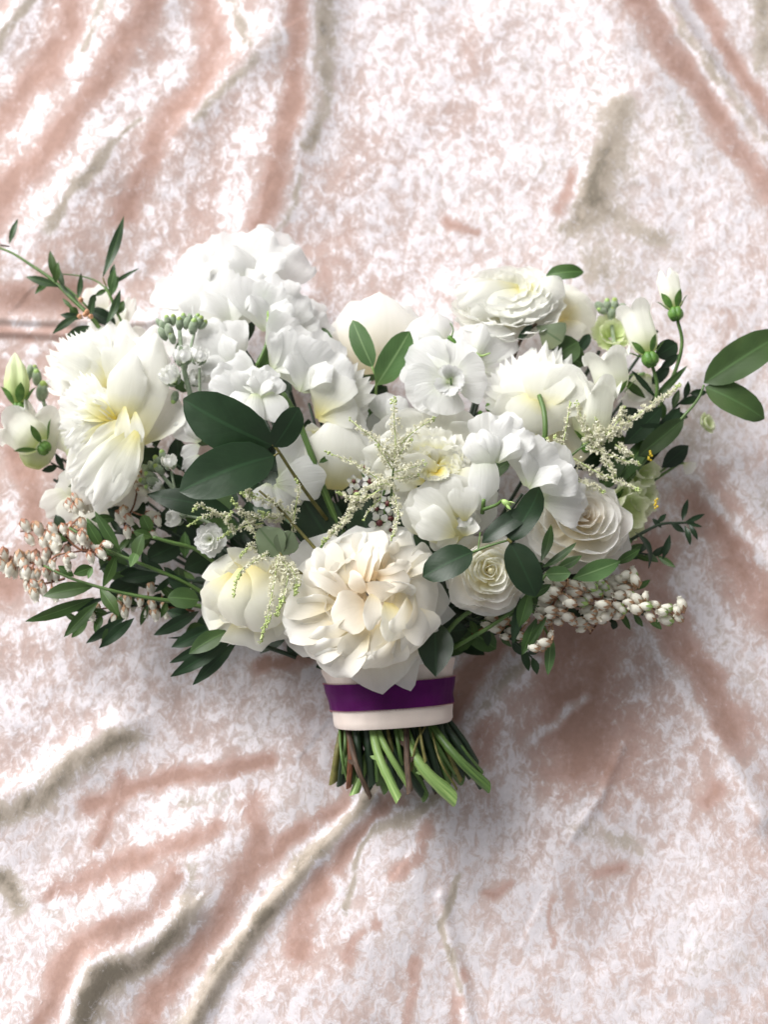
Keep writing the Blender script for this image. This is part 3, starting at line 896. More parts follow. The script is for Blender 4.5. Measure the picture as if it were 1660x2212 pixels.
# ================================================================ flower kit
class Flower:
    def __init__(s, name, label, cat, c, face=(0, 0, 1), roll=0.0, group=None, stem=True, stemmat=None, stemw=9):
        s.t = thing(name, label, cat, P(*c), group)
        s.c, s.h, s.pt = P(*c), c[2], c
        s.u = px(c[2])
        s.F = VD(*face)
        X = CR - s.F * CR.dot(s.F)
        X.normalize()
        Y = s.F.cross(X)
        s.X = X * math.cos(roll) + Y * math.sin(roll)
        s.Y = -X * math.sin(roll) + Y * math.cos(roll)
        if stem:
            b = (c[0] + (BIND[0] - c[0]) * 0.06, c[1] + (BIND[1] - c[1]) * 0.06, max(c[2] - 3.0, 1.5))
            stem_to_bind(s.t, b, stemmat, stemw)

    def at(s, phi, r, z, sq=(1, 1)):
        return s.c + s.X * (math.cos(phi) * r * s.u * sq[0]) + s.Y * (math.sin(phi) * r * s.u * sq[1]) + s.F * (z * s.u)

    def ring(s, mat, n, r0, z0, r1, z1, W, phase=0.0, jit=0.12, sq=(1, 1), rj=0.08, swirl=0.0, name='petal', span=6.2832, **k):
        """n petals round the axis; radii, heights, widths in picture units"""
        for i in range(n):
            phi = phase + span * i / n + RN.uniform(-jit, jit)
            q = 1 + RN.uniform(-rj, rj)
            dz = RN.uniform(-rj, rj) * r1 * 0.5
            B = s.at(phi - swirl, r0, z0, sq)
            T = s.at(phi, r1 * q, z1 + dz, sq)
            A = (T - B).normalized()
            rad = (s.X * math.cos(phi) + s.Y * math.sin(phi)).normalized()
            ar, az = A.dot(rad), A.dot(s.F)
            N = (s.F * max(ar, 0.0001) - rad * az).normalized() if ar > 0 else (-rad)
            kk = dict(k)
            for key in ('cup', 'curl', 'bow', 'twist'):
                if key in kk:
                    kk[key] = kk[key] * RN.uniform(0.75, 1.25)
            blade(s.t, name, mat, B, T, W * s.u * RN.uniform(0.9, 1.1), N=N, **kk)

    def pet(s, mat, b, t, W, **k):
        return pet(s.t, mat, b, t, W, **k)

    def calyx(s, mat, at_, d, L, n=5, W=None, name='sepal'):
        d = d.normalized()
        o = d.orthogonal().normalized()
        for i in range(n):
            q = Quaternion(d, 6.283 * i / n)
            r = q @ o
            blade(s.t, name, mat, at_ + r * L * s.u * 0.1, at_ + (d * 0.75 + r * 0.5) * L * s.u, (W or L * 0.4) * s.u, N=-r, bow=-0.15, prof='lance', nu=3, nv=5, cup=0.3)

WG = "white flowers of the bouquet"

def bellflower(name, label, cat, b, t, r, mat, sep, group=None, lobes=5, flare=1.25, lob=0.28, sepals=5, sepL=26, ribs=0.05, closed=False, stem=True, stempts=None, knob=0):
    """tubular bell from base point b to mouth point t, radius r picture units"""
    f = Flower(name, label, cat, b, group=group, stem=stem, stemw=7)
    B, T = P(*b), P(*t)
    A = T - B
    L = A.length
    a = A.normalized()
    s = a.cross(CF).normalized()
    n = s.cross(a)
    ns, nr = 40, 16
    vs, uv, fs = [], [], []
    R = r * f.u
    for j in range(nr + 1):
        v = j / nr
        if closed:
            rr = [(0, .45), (.15, .85), (.4, 1.0), (.7, .78), (.9, .36), (1, .04)]
        else:
            rr = [(0, .40), (.12, .80), (.3, .98), (.6, 1.0), (.85, 1.05), (1, flare)]
        q = interp(rr, v) * R
        for i in range(ns):
            th = 6.28318 * i / ns
            lo = abs(math.sin(th * lobes / 2))
            k = 1 + ribs * math.cos(th * lobes) + (0.10 * math.cos(th * lobes) if closed else 0)
            z = v * L
            qq = q * k
            if not closed:
                z -= lob * L * (1 - lo) ** 1.3 * v ** 5
                qq += R * 0.30 * lo * max(0, v - 0.8) * 3
            qq *= 1 + 0.05 * noise.noise(Vector((math.cos(th) * 1.5, math.sin(th) * 1.5, v * 2 + b[0])))
            vs.append(B + a * z + s * (math.cos(th) * qq) + n * (math.sin(th) * qq))
            uv.append(((i * lobes / ns) % 1, v))
    for j in range(nr):
        for i in range(ns):
            k = j * ns
            fs.append((k + i, k + (i + 1) % ns, k + ns + (i + 1) % ns, k + ns + i))
    mesh_obj("corolla", vs, fs, mat, f.t, uv)
    for i in range(sepals):
        th = 6.283 * i / sepals + 0.5
        rd = s * math.cos(th) + n * math.sin(th)
        blade(f.t, "sepal", sep, B + rd * R * 0.35 - a * R * 0.1, B + rd * R * 1.25 + a * sepL * f.u * 0.9, sepL * 0.5 * f.u, N=-rd, bow=-0.12, curl=-0.2, prof='leaf', nu=5, nv=6, cup=0.3, crk=.02)
    if knob:
        g = []
        for i in range(6):
            th = 6.283 * i / 6
            rd = s * math.cos(th) + n * math.sin(th)
            g.append(sphere_geo(B + rd * knob * f.u * .38 - a * knob * f.u * 0.5, knob * f.u * RN.uniform(.34, .44), a, 1.5, ns=8, nr=6))
        v_, f_ = join_geo(g)
        mesh_obj("calyx", v_, f_, sep, f.t)
    if stempts:
        tube(f.t, "stem", S_green, stempts, 8, 9, ns=7)
    return f

def sweetpea(label, c, size, ang=90, face=(0, 0.2, 1), mat=None, group="sweet peas", stem=True, W=1.7, calyx=None, wings=True, ruf=0.07):
    """ruffled back petal pointing along picture angle ang, two wings folded in front"""
    mat = mat or M_pea
    f = Flower("sweet_pea", label, "sweet pea", c, face, group=group, stem=stem, stemw=6)
    a = math.radians(ang)
    up = lambda ph, r, z: f.at(a + ph, r * size, z * size)
    for (ph, ln, w_, z, bw) in ((0.22, 1.18, W * 1.0, -0.16, 0.02), (-0.42, 1.02, W * 0.9, -0.02, 0.07)):
        blade(f.t, 'standard_petal', mat, up(3.14, 0.12, -0.25), up(ph, ln, z), w_ * size * f.u, N=f.F, bow=bw, cup=0.02, curl=-0.06, frill=ruf * 1.0, frn=RN.uniform(4.5, 6.5), rag=2.2, fold=RN.uniform(-.22, .22), tip='notch', prof='fan', tr=0.2, nu=23, nv=15, crk=0.02)
    if wings:
        for s_ in (-1, 1):
            blade(f.t, 'wing_petal', mat, up(3.14, 0.16, -0.02), up(s_ * 0.55, 0.70, 0.10), size * 0.80 * f.u, N=f.F, bow=0.10, cup=-0.22, curl=-0.06, frill=0.05, frn=4, rag=1.8, fold=.15, twist=s_ * 0.75, prof='fan', tr=0.3, nu=13, nv=11, crk=0.02)
    if calyx:
        q0, q1 = P(*calyx[0]), P(*calyx[1])
        v_, f_ = sphere_geo((q0 + q1) / 2, 6.5 * f.u, q0 - q1, 1.6, ns=8, nr=6)
        mesh_obj("calyx", v_, f_, M_limec, f.t)
        for k_ in range(4):
            o_ = Quaternion((q0 - q1).normalized(), k_ * 1.57) @ (q0 - q1).normalized().orthogonal()
            blade(f.t, "sepal", M_limec, (q0 + q1) / 2 + o_ * 3 * f.u, q0 + o_ * 8 * f.u + (q0 - q1).normalized() * 4 * f.u, 6 * f.u, N=-o_, bow=-.1, prof='lance', nu=3, nv=5)
        if len(calyx) > 2:
            q2 = P(*calyx[2])
            vs, fs, uv = tube_geo([q1, (q1 + q2) / 2 + CR * 7 * f.u, q2], 2.6 * f.u, 4.0 * f.u, ns=7, n=6)
            mesh_obj("flower_stalk", vs, fs, S_green, f.t, uv)
    return f

# ================================================================ hero: large garden rose in front
f = Flower("garden_rose", "largest cream garden rose with a swirled blush heart, hanging over the ribbon", "rose", (785, 1288, 10.3), (-0.05, 0.0, 1), group="garden roses", stemw=14)
H = f
# broad outer petals, from the back
for b, t, W, k in [
    ((790, 1300, 8.2), (640, 1195, 8.0), 150, {}),
    ((800, 1280, 8.2), (770, 1142, 8.2), 190, dict(tip='point')),
    ((820, 1280, 8.2), (895, 1150, 8.4), 150, dict(tip='point')),
    ((820, 1300, 8.0), (965, 1300, 7.6), 170, dict(tip='point', tr=.35)),
    ((820, 1330, 7.8), (978, 1325, 6.9), 120, dict(tip='point', tr=.4)),
    ((760, 1310, 7.8), (612, 1350, 7.6), 150, {}),
    ((780, 1330, 7.6), (745, 1450, 7.3), 175, dict(tip='point', tr=.3)),
    ((800, 1330, 7.6), (824, 1486, 7.6), 190, dict(tip='point', tr=.5)),
    ((820, 1330, 7.4), (880, 1478, 7.3), 130, dict(tip='point', tr=.45)),
    ((830, 1330, 7.5), (930, 1420, 7.2), 150, dict(tip='point', tr=.4)),
]:
    k = dict(dict(bow=-0.10, cup=0.10, curl=-0.14, prof='fan', tr=0.22, nu=11, nv=12), **k)
    f.pet(M_ivory, b, t, W, **k)
# shelf of folded petals, lower and left: long narrow folds seen edge on
for b, t, W, tw, k in [
    ((745, 1330, 9.2), (640, 1300, 9.4), 95, 0.5, {}),
    ((755, 1335, 9.3), (650, 1345, 9.3), 85, 0.6, {}),
    ((760, 1340, 9.4), (665, 1375, 9.2), 80, 0.6, {}),
    ((775, 1340, 9.5), (690, 1400, 9.2), 80, 0.5, {}),
    ((785, 1345, 9.6), (700, 1425, 9.2), 80, 0.5, {}),
    ((795, 1345, 9.6), (755, 1430, 9.4), 70, 0.4, {}),
    ((810, 1345, 9.8), (790, 1437, 9.4), 85, -0.3, {}),
    ((830, 1335, 9.8), (835, 1432, 9.2), 90, -0.5, {}),
    ((845, 1320, 9.8), (880, 1415, 9.2), 95, -0.5, {}),
    ((850, 1300, 9.8), (915, 1370, 9.2), 100, -0.5, {}),
    ((850, 1285, 9.8), (935, 1310, 9.4), 110, -0.4, {}),
    ((850, 1270, 9.6), (925, 1240, 9.6), 110, -0.3, {}),
    ((735, 1290, 9.4), (655, 1240, 9.3), 105, 0.4, {}),
    ((750, 1270, 9.5), (690, 1190, 9.2), 100, 0.2, {}),
    ((775, 1255, 9.5), (740, 1165, 9.3), 100, 0.1, {}),
    ((800, 1250, 9.5), (800, 1155, 9.4), 100, -0.2, {}),
    ((825, 1250, 9.6), (865, 1160, 9.4), 100, -0.2, {}),
    ((840, 1255, 9.6), (900, 1195, 9.6), 100, -0.3, {}),
][::2]:
    k = dict(dict(bow=0.08, cup=0.16, curl=-0.12, prof='cup', tr=0.25, nu=13, nv=13, twist=tw * .8, crk=.012, rag=.7, frill=.012, frn=4), **k)
    jx, jy = RN.uniform(-6, 6), RN.uniform(-6, 6)
    cx_, cy_ = t[0] - 785, t[1] - 1288
    e_ = 1 + (.10 if cx_ < 0 and cy_ > -60 else .0)
    f.pet(M_ivory, b, (785 + cx_ * e_ + jx, 1288 + cy_ * e_ + jy, t[2] - .5), W * 1.75, **k)
# broad faces inside, then the quartered folds standing on edge round the heart
B3 = lambda x, y, h: (597.6 + x * .28, 1062.4 + y * .28, h)
for b, t, W, k in [
    ((690, 780), (380, 700), 70, {}), ((690, 770), (520, 560), 66, {}), ((690, 760), (700, 470), 70, {}), ((720, 760), (860, 500), 66, {}),
    ((730, 780), (990, 650), 72, {}), ((730, 800), (990, 880), 76, {}), ((720, 800), (800, 1080), 80, {}), ((700, 800), (580, 1020), 84, {}), ((680, 790), (400, 900), 78, {})]:
    f.pet(M_peach, B3(*b, 8.6), B3(*t, 9.9), W, **dict(dict(bow=-.22, cup=.25, curl=-.05, prof='cup', tr=.2, nu=11, nv=11, crk=.015), **k))
for b, t, W, s_, bw, hh, m in [
    ((680, 775), (575, 630), 34, .5, .05, 10.9, M_peach), ((650, 680), (690, 410), 46, .8, .10, 10.6, M_peach), ((695, 700), (745, 450), 44, .8, .12, 10.8, M_peach),
    ((735, 690), (800, 370), 50, .8, .10, 10.6, M_peach), ((775, 640), (845, 430), 44, -.7, -.08, 10.6, M_peach), ((835, 610), (925, 420), 46, -.8, -.10, 10.5, M_peach),
    ((750, 640), (1015, 590), 52, -.7, .22, 10.8, M_peach), ((790, 690), (1000, 690), 56, .35, .16, 11.0, M_peach), ((690, 735), (900, 770), 42, -.4, .14, 11.2, M_peach),
    ((775, 810), (1050, 770), 54, -.6, -.12, 10.8, M_ivory), ((905, 920), (1060, 690), 60, -.7, -.20, 10.4, M_ivory),
    ((745, 790), (720, 1040), 34, .2, .05, 11.3, M_ivory), ((850, 850), (870, 1120), 50, .5, .12, 11.0, M_cream), ((1000, 830), (880, 1130), 60, .7, .12, 10.8, M_ivory),
    ((930, 1090), (690, 1340), 46, .8, .06, 10.4, M_ivory), ((870, 1130), (620, 1330), 46, .8, .05, 10.3, M_ivory), ((1070, 760), (1010, 1210), 60, .8, .10, 10.0, M_ivory),
    ((720, 1040), (290, 1240), 50, .75, .05, 10.3, M_ivory), ((660, 1150), (330, 1270), 44, .8, .05, 10.0, M_ivory), ((620, 1210), (400, 1310), 40, .8, .03, 9.8, M_ivory),
    ((690, 890), (450, 965), 78, -.15, .10, 10.9, M_peach), ((640, 960), (290, 1160), 56, .6, .08, 10.4, M_ivory), ((470, 1000), (110, 1095), 50, .6, .06, 9.6, M_ivory),
    ((560, 830), (290, 610), 44, -.6, .06, 10.7, M_peach), ((500, 910), (190, 870), 54, .6, -.14, 10.4, M_ivory), ((480, 790), (240, 640), 70, .35, .12, 10.1, M_peach),
    ((470, 720), (340, 450), 60, -.6, .08, 10.0, M_ivory), ((620, 790), (470, 560), 62, -.5, -.14, 10.4, M_peach), ((560, 560), (660, 330), 54, .7, .12, 9.9, M_ivory),
    ((900, 480), (1010, 350), 50, -.8, .1, 10.0, M_ivory), ((1080, 640), (1120, 420), 60, -.8, -.1, 9.6, M_ivory)]:
    dx, dy = t[0] - b[0], t[1] - b[1]
    l_ = math.hypot(dx, dy)
    nx, ny = dy / l_, dx / l_          # image-plane normal of the ridge (y down -> up)
    f.pet(m, B3(*b, hh - 1.0), B3(*t, hh - .55), W * 1.18, N=(nx * s_, ny * s_, .75), bow=bw, cup=.16, curl=-.12, prof='cup', tip='round', tr=.3, nu=13, nv=14, crk=.012, rag=.5, frill=.008)

# a general cupped rose
def rose(label, c, R, face, heart, mid, outer, group=None, sq=(1, 1), spec=None, tight=1.0, name="rose", cat="rose"):
    f = Flower(name, label, cat, c, face, group=group, stemw=11)
    K = dict(prof='cup', nu=13, nv=12, jit=.5, rj=.11, sq=sq)
    f.ring(outer, 5, R * .25, -R * .80, R * 1.04, -R * .46, R * 1.2, phase=.3, cup=.22, bow=-.24, curl=-.26, tr=.25, frill=.012, **K)
    f.ring(outer, 5, R * .22, -R * .75, R * .92, -R * .18, R * 1.15, phase=.9, cup=.32, bow=-.28, curl=-.22, tr=.25, **K)
    f.ring(outer, 5, R * .20, -R * .55, R * .78, -R * .02, R * 1.05, phase=.2, cup=.42, bow=-.28, curl=-.20, tr=.22, **K)
    f.ring(mid, 4, R * .18, -R * .40, R * .62, R * .06, R * .98, phase=.8, cup=.50, bow=-.24, curl=-.16, tr=.2, **K)
    f.ring(mid, 4, R * .16, -R * .30, R * .50, R * .10, R * .82, phase=.1, cup=.55, bow=-.2, curl=-.13, tr=.2, twist=.1, **K)
    f.ring(heart, 4, R * .13, -R * .22, R * .39, R * .12, R * .64, phase=.6, cup=.6, bow=-.15, curl=-.10, tr=.2, twist=.14, **K)
    f.ring(heart, 3, R * .10, -R * .18, R * .28, R * .12, R * .52, phase=.0, cup=.75, bow=-.1, curl=-.07, tr=.15, twist=.18, **K)
    f.ring(heart, 3, R * .07, -R * .16, R * .18, R * .11, R * .36, phase=.9, cup=.85, bow=-.05, curl=-.05, tr=.15, twist=.2, **K)
    f.ring(heart, 3, R * .04, -R * .14, R * .09, R * .09, R * .22, phase=.5, cup=.9, tr=.1, twist=.2, **K)
    v_, f_ = sphere_geo(f.at(0, 0, R * .02), R * .075 * f.u, f.F, 1.3, ns=9, nr=6)
    mesh_obj('heart_bud', v_, f_, heart, f.t, [(.5, .3)] * len(v_))
    return f

# small rose at the right of the hero
f = rose("small cream rose with a tight buttery spiral centre, between two dark leaves", (1060, 1232, 9.2), 78, (0.05, 0.12, 1), M_cream, M_cream, M_ivory, group="roses")
for b, t, W in [((1050, 1250, 7.8), (985, 1295, 7.4), 80), ((1060, 1255, 7.8), (1060, 1326, 7.4), 110), ((1070, 1250, 7.8), (1135, 1290, 7.2), 85), ((1050, 1240, 8), (968, 1262, 7.4), 60)]:
    f.pet(M_ivory, b, t, W, bow=-.14, cup=.2, curl=-.2, prof='fan')

# garden rose at the right
f = rose("big white garden rose with a pale peach heart, right of the curved dark leaves", (1262, 1108, 8.0), 100, (0.10, 0.48, 1), M_peach, M_ivory, M_ivory, group="garden roses", sq=(1.0, 0.95))
for b, t, W in [((1260, 1140, 6.8), (1345, 1165, 6.2), 110), ((1270, 1120, 6.8), (1345, 1100, 6.6), 90), ((1240, 1150, 6.8), (1275, 1222, 6.4), 130), ((1240, 1140, 6.8), (1180, 1205, 6.6), 110), ((1265, 1160, 6.6), (1330, 1212, 6.0), 100), ((1220, 1130, 6.8), (1130, 1180, 6.6), 100)]:
    f.pet(M_ivory, b, t, W, bow=-.14, cup=.2, curl=-.2, prof='fan', nu=11)

# cream rose lower left
f = rose("cream rose in profile at the lower left, half covered by feathery astilbe", (516, 1278, 8.2), 74, (-0.55, 0.15, 1), M_cream, M_cream, M_cream, group="roses", sq=(1, 1.05))
for b, t, W, k in [((520, 1300, 7.2), (436, 1290, 6.6), 130, {}), ((530, 1310, 7.2), (455, 1350, 6.6), 110, {}), ((540, 1310, 8.0), (560, 1398, 7.4), 150, dict(tip='point', tr=.4)), ((560, 1300, 8.2), (618, 1372, 7.6), 120, dict(tip='point')), ((560, 1270, 8.2), (640, 1260, 8.0), 130, {}), ((540, 1250, 7.8), (560, 1195, 7.6), 130, {}), ((500, 1260, 7.4), (470, 1208, 7.2), 90, {}), ((540, 1225, 8.6), (575, 1345, 9.2), 120, dict(bow=.12, cup=-.2)), ((520, 1230, 8.8), (520, 1340, 9.0), 96, dict(bow=.14, cup=-.25)), ((500, 1240, 8.6), (462, 1320, 8.2), 80, dict(bow=.12, cup=-.2))]:
    f.pet(M_cream, b, t, W, **dict(dict(bow=-.12, cup=.2, curl=-.18, prof='fan', nu=11), **k))

# ================================================================ peonies
f = Flower("peony", "large loose white peony with a yellow base, far left of the bouquet", "peony", (245, 905, 7.0), (-0.3, 0, 1), group="peonies", stemw=13)
# back and outer
for b, t, W, k in [
    ((235, 850, 4.8), (118, 745, 4.2), 120, dict(tip='teeth', tr=.2)),
    ((240, 840, 5.0), (175, 705, 4.6), 110, dict(tip='notch')),
    ((250, 840, 5.4), (250, 696, 5.2), 105, dict(tip='notch')),
    ((225, 850, 5.0), (102, 800, 4.4), 90, dict(tip='teeth', tr=.2)),
    ((230, 850, 5.6), (135, 770, 5.4), 110, {}),
    ((240, 850, 5.9), (200, 735, 5.8), 105, {}),
    ((255, 860, 6.2), (270, 728, 6.4), 90, dict(tip='point', tr=.2)),
    ((270, 920, 5.8), (330, 705, 6.0), 120, dict(tip='point', tr=.3)),
    ((284, 950, 6.6), (322, 730, 7.2), 118, dict(bow=.10, cup=-.14, prof='cup', crk=.02, frill=.015)),
    ((292, 958, 6.0), (372, 845, 6.4), 120, dict(cup=.5, bow=-.05, tip='point', tr=.2, crk=.012)),
    ((262, 975, 4.8), (268, 1118, 5.0), 95, dict(tip='point', tr=.3, crk=.015)),
    ((272, 985, 4.4), (300, 1085, 4.4), 70, dict(tip='round')),
    ((240, 950, 6.0), (150, 1000, 5.8), 75, dict(tip='notch')),
    ((240, 960, 6.2), (150, 1040, 5.8), 80, dict(tip='notch')),
    ((245, 960, 6.2), (175, 1075, 6.0), 105, {}),
    ((250, 950, 6.8), (205, 1075, 6.6), 120, dict(bow=.10, tip='teeth', tr=.15)),
]:
    f.pet(M_peony, b, t, W, **dict(dict(bow=.08, cup=.1, curl=-.05, prof='petal', nu=13, nv=12, crk=.02, tr=.25), **k))
# frilled left fan
for i in range(16):
    a = math.radians(128 + i * 7.2)
    r = RN.uniform(100, 122)
    tx, ty = 248 + math.cos(a) * r * 1.02, 905 - math.sin(a) * r
    f.pet(M_peony, (252 + RN.uniform(-6, 6), 908 + RN.uniform(-6, 6), 6.6), (tx, ty, 6.4 + RN.uniform(-.4, .5)), 52, tip='teeth' if i % 3 == 0 else 'round', tr=.15, bow=.10, cup=.2, frill=.03, nu=11, nv=9, crk=.03, rag=1.5)
for i in range(18):
    a = math.radians(118 + i * 8.5)
    r = RN.uniform(62, 95)
    tx, ty = 250 + math.cos(a) * r, 905 - math.sin(a) * r
    f.pet(M_yel if i % 3 == 0 else M_peony, (256 + RN.uniform(-6, 6), 910 + RN.uniform(-8, 8), 7.0), (tx, ty, 7.4 + RN.uniform(-.4, .5)), 40, tip='teeth', tr=.15, bow=.10, cup=.25, nu=9, nv=8, crk=.03, frill=.04, frn=4, twist=RN.uniform(-.3, .3))
for i in range(12):
    a = math.radians(200 + i * 10)
    f.pet(M_yel, (258 + RN.uniform(-8, 8), 915 + RN.uniform(-10, 10), 7.4), (258 + math.cos(a) * 45, 915 - math.sin(a) * 52, 7.9), 30, tip='teeth', tr=.2, bow=.08, cup=.3, nu=9, nv=7, twist=RN.uniform(-.35, .35))
# the folded big petals in front, sweeping to the lower left
f.pet(M_peony, (290, 915, 8.0), (205, 1088, 7.8), 110, bow=.12, cup=-.12, prof='cup', tip='round', tr=.2, nu=13, nv=13, crk=.012, curl=-.05)
f.pet(M_peony, (285, 925, 7.6), (165, 1048, 7.4), 90, bow=.14, cup=-.1, prof='cup', tip='teeth', tr=.15, nu=13, nv=13, crk=.02)
for b, t, W, h_ in [((288, 925), (176, 1058), 62, 8.6), ((292, 930), (214, 1086), 66, 8.9), ((296, 935), (250, 1062), 50, 9.0), ((282, 918), (158, 1022), 56, 8.4), ((272, 900), (190, 985), 46, 8.6), ((268, 880), (262, 965), 34, 8.6), ((290, 890), (296, 960), 30, 8.7)]:
    f.pet(M_peony, (*b, h_ - .4), (*t, h_ - .3), W, bow=.09, cup=.06, prof='petal', tip='notch', tr=.2, nu=15, nv=13, crk=.03, frill=.04, frn=4, rag=1.6, fold=RN.uniform(-.15, .15), twist=RN.uniform(-.25, .25))
f.pet(M_peony, (262, 905, 7.2), (285, 770, 8.0), 84, bow=.10, cup=-.14, prof='cup', nu=11, crk=.03, frill=.02)
for tx, ty in ((120, 775), (150, 735), (200, 722), (160, 800), (235, 745), (180, 765)):
    f.pet(M_peony, (235, 835, 6.0), (tx, ty, 6.3), 70, bow=.08, cup=.08, tip='teeth', tr=.12, frill=.03, nu=13, nv=11, crk=.03)

f = Flower("peony", "creamy double peony with a bright yellow centre in the middle of the bouquet", "peony", (925, 1010, 9.0), (0.0, 0.25, 1), group="peonies", stemw=13)
for b, t, W, k in [
    ((900, 1000, 7.4), (840, 905, 7.6), 130, dict(tip='round')),
    ((920, 990, 7.4), (905, 882, 7.6), 150, dict(tip='notch', tr=.3)),
    ((945, 990, 7.4), (990, 890, 7.8), 140, {}),
    ((960, 1000, 7.4), (1035, 935, 8.0), 110, {}),
    ((890, 1010, 7.6), (800, 955, 7.8), 90, dict(tip='point')),
    ((890, 1020, 7.8), (788, 975, 8.4), 90, dict(tip='point', tr=.3)),
    ((890, 1030, 7.8), (805, 1020, 8.0), 90, {}),
    ((900, 1040, 7.8), (850, 1070, 8.0), 100, {}),
    ((960, 1020, 7.6), (1045, 1010, 8.0), 110, {}),
]:
    f.pet(M_peony, b, t, W, **dict(dict(bow=-.16, cup=.28, curl=.06, prof='fan', nu=13, nv=12, crk=.02, tr=.3), **k))
for lay, (n, r0, r1, hh, wd) in enumerate([(15, 84, 100, 8.9, 54), (15, 62, 80, 9.3, 48), (13, 40, 58, 9.6, 42)]):
    for i in range(n):
        a = math.radians(-10 + 215 * (i + RN.uniform(-.3, .3)) / n)
        r = RN.uniform(r0, r1)
        tx, ty = 930 + math.cos(a) * r, 1014 - math.sin(a) * r * .98
        f.pet([M_peony, M_cream, M_yel][(i + lay) % 3 if lay else i % 2], (934 + math.cos(a) * r * .25, 1022 - math.sin(a) * r * .25, hh - .9), (tx, ty, hh + RN.uniform(-.25, .25)), wd * 1.3, tip='teeth' if i % 3 == 0 else 'notch', tr=.1, bow=.03, cup=.18, frill=.07, frn=4, rag=2, nu=11, nv=9, crk=.03, twist=RN.uniform(-.35, .35))
for i in range(22):
    a = math.radians(i * 37)
    r = RN.uniform(14, 44)
    f.pet(M_yel, (944 + math.cos(a) * 8, 1024 - math.sin(a) * 7, 9.0), (944 + math.cos(a) * r * 1.2, 1024 - math.sin(a) * r * .8, 9.9 + RN.uniform(-.2, .2)), 28, tip='teeth', tr=.15, cup=.35, bow=.04, frill=.05, nu=9, nv=7, crk=.04, twist=RN.uniform(-.4, .4))
f.pet(M_peony, (945, 1015, 10.0), (870, 990, 10.6), 44, bow=.2, cup=-.5, prof='cup', nu=9)
for i in range(12):
    a = math.radians(195 + i * 14)
    f.pet(M_yel, (940 + math.cos(a) * 6, 1016 - math.sin(a) * 4, 9.9), (938 + math.cos(a) * 34, 1018 - math.sin(a) * 20, 10.7), 26, tip='notch', cup=.3, bow=.03, frill=.06, rag=2, nu=9, nv=7, crk=.04, twist=RN.uniform(-.4, .4))
for b, t, W in [((985, 1130), (890, 1075), 86), ((990, 1110), (945, 1035), 80), ((1000, 1120), (1000, 1045), 70), ((980, 1150), (905, 1110), 76)]:
    f.pet(M_peony, (*b, 9.6), (*t, 10.4), W, bow=.10, cup=-.06, prof='fan', tip='notch', tr=.2, nu=15, nv=12, crk=.035, frill=.05, frn=4, rag=2, fold=.1)
# big cupped lower petals
f.pet(M_peony, (980, 1060, 8.4), (1050, 1130, 8.2), 130, bow=.10, cup=-.15, prof='cup', nu=13, nv=12, crk=.02)
f.pet(M_peony, (975, 1150, 8.0), (925, 1032, 10.4), 170, bow=.17, cup=-.22, prof='cup', tip='round', tr=.18, nu=17, nv=14, crk=.05, frill=.04, frn=4, curl=.05, rag=1.6)
f.pet(M_peony, (960, 1040, 9.4), (1045, 1080, 9.4), 110, bow=.14, cup=-.2, prof='cup', nu=11, crk=.02)
f.pet(M_peony, (960, 1110, 8.4), (1000, 1172, 8.4), 120, bow=.1, cup=-.1, prof='cup', nu=13, crk=.03, ruf=.03)
f.pet(M_peony, (990, 1160, 8.8), (900, 1060, 9.4), 110, bow=.15, cup=-.15, prof='cup', tr=.2, nu=13, nv=12, crk=.03, frill=.03)
f.pet(M_peony, (985, 1140, 8.9), (945, 1172, 9.0), 40, bow=.1, cup=.3, prof='cup', nu=9, crk=.04, ruf=.06)
f.pet(M_peony, (1000, 1150, 9.0), (1010, 1112, 9.6), 52, bow=.1, cup=.4, prof='fan', nu=9, crk=.05, ruf=.08)

f = Flower("peony", "white peony with saw toothed petals opening to the upper right, yellow inside", "peony", (700, 900, 8.0), (0.3, 0.35, 1), group="peonies", stem=False)
for a, r, W in [(62, 128, 70), (50, 134, 62), (38, 132, 62), (26, 122, 66), (12, 106, 70), (76, 112, 70)]:
    an = math.radians(a)
    f.pet(M_peony, (688, 905, 7.8), (688 + math.cos(an) * r, 905 - math.sin(an) * r, 7.6), W, tip='teeth' if a > 20 else 'round', tr=.2, bow=.10, cup=.2, nu=11, nv=12, crk=.015)
for b, t, W, k in [((690, 900, 8.4), (765, 870, 8.4), 100, {}), ((690, 895, 8.6), (735, 800, 8.8), 110, dict(tip='notch')), ((700, 920, 7.8), (785, 930, 7.6), 110, {}),
                   ((715, 1050, 6.6), (735, 905, 8.4), 130, dict(prof='cup', bow=.2, cup=-.22, crk=.014)), ((745, 1040, 6.4), (770, 905, 7.8), 100, dict(prof='cup', bow=.15, cup=-.2)),
                   ((690, 1010, 6.6), (672, 915, 7.0), 60, dict(prof='cup', bow=.05, cup=.2))]:
    f.pet(M_peony, b, t, W, **dict(dict(bow=.08, cup=.1, prof='fan', nu=13, nv=12, crk=.02), **k))
for an, r, W in [(74, 122, 30), (64, 138, 30), (55, 140, 26), (47, 138, 30), (39, 136, 26), (31, 134, 30), (22, 128, 26)]:
    a_ = math.radians(an)
    f.pet(M_peony, (690 + math.cos(a_) * 50, 903 - math.sin(a_) * 50, 7.9), (690 + math.cos(a_) * r, 903 - math.sin(a_) * r, 7.9), W, tip='point', tr=.5, prof='lance', bow=.08, cup=.2, nu=5, nv=9)
f.pet(M_yel, (690, 990, 6.8), (672, 915, 7.6), 60, bow=-.1, cup=.3, prof='cup', nu=9)
f.pet(M_yel, (680, 960, 6.8), (700, 925, 7.6), 40, bow=-.1, cup=.3, prof='cup', nu=9)

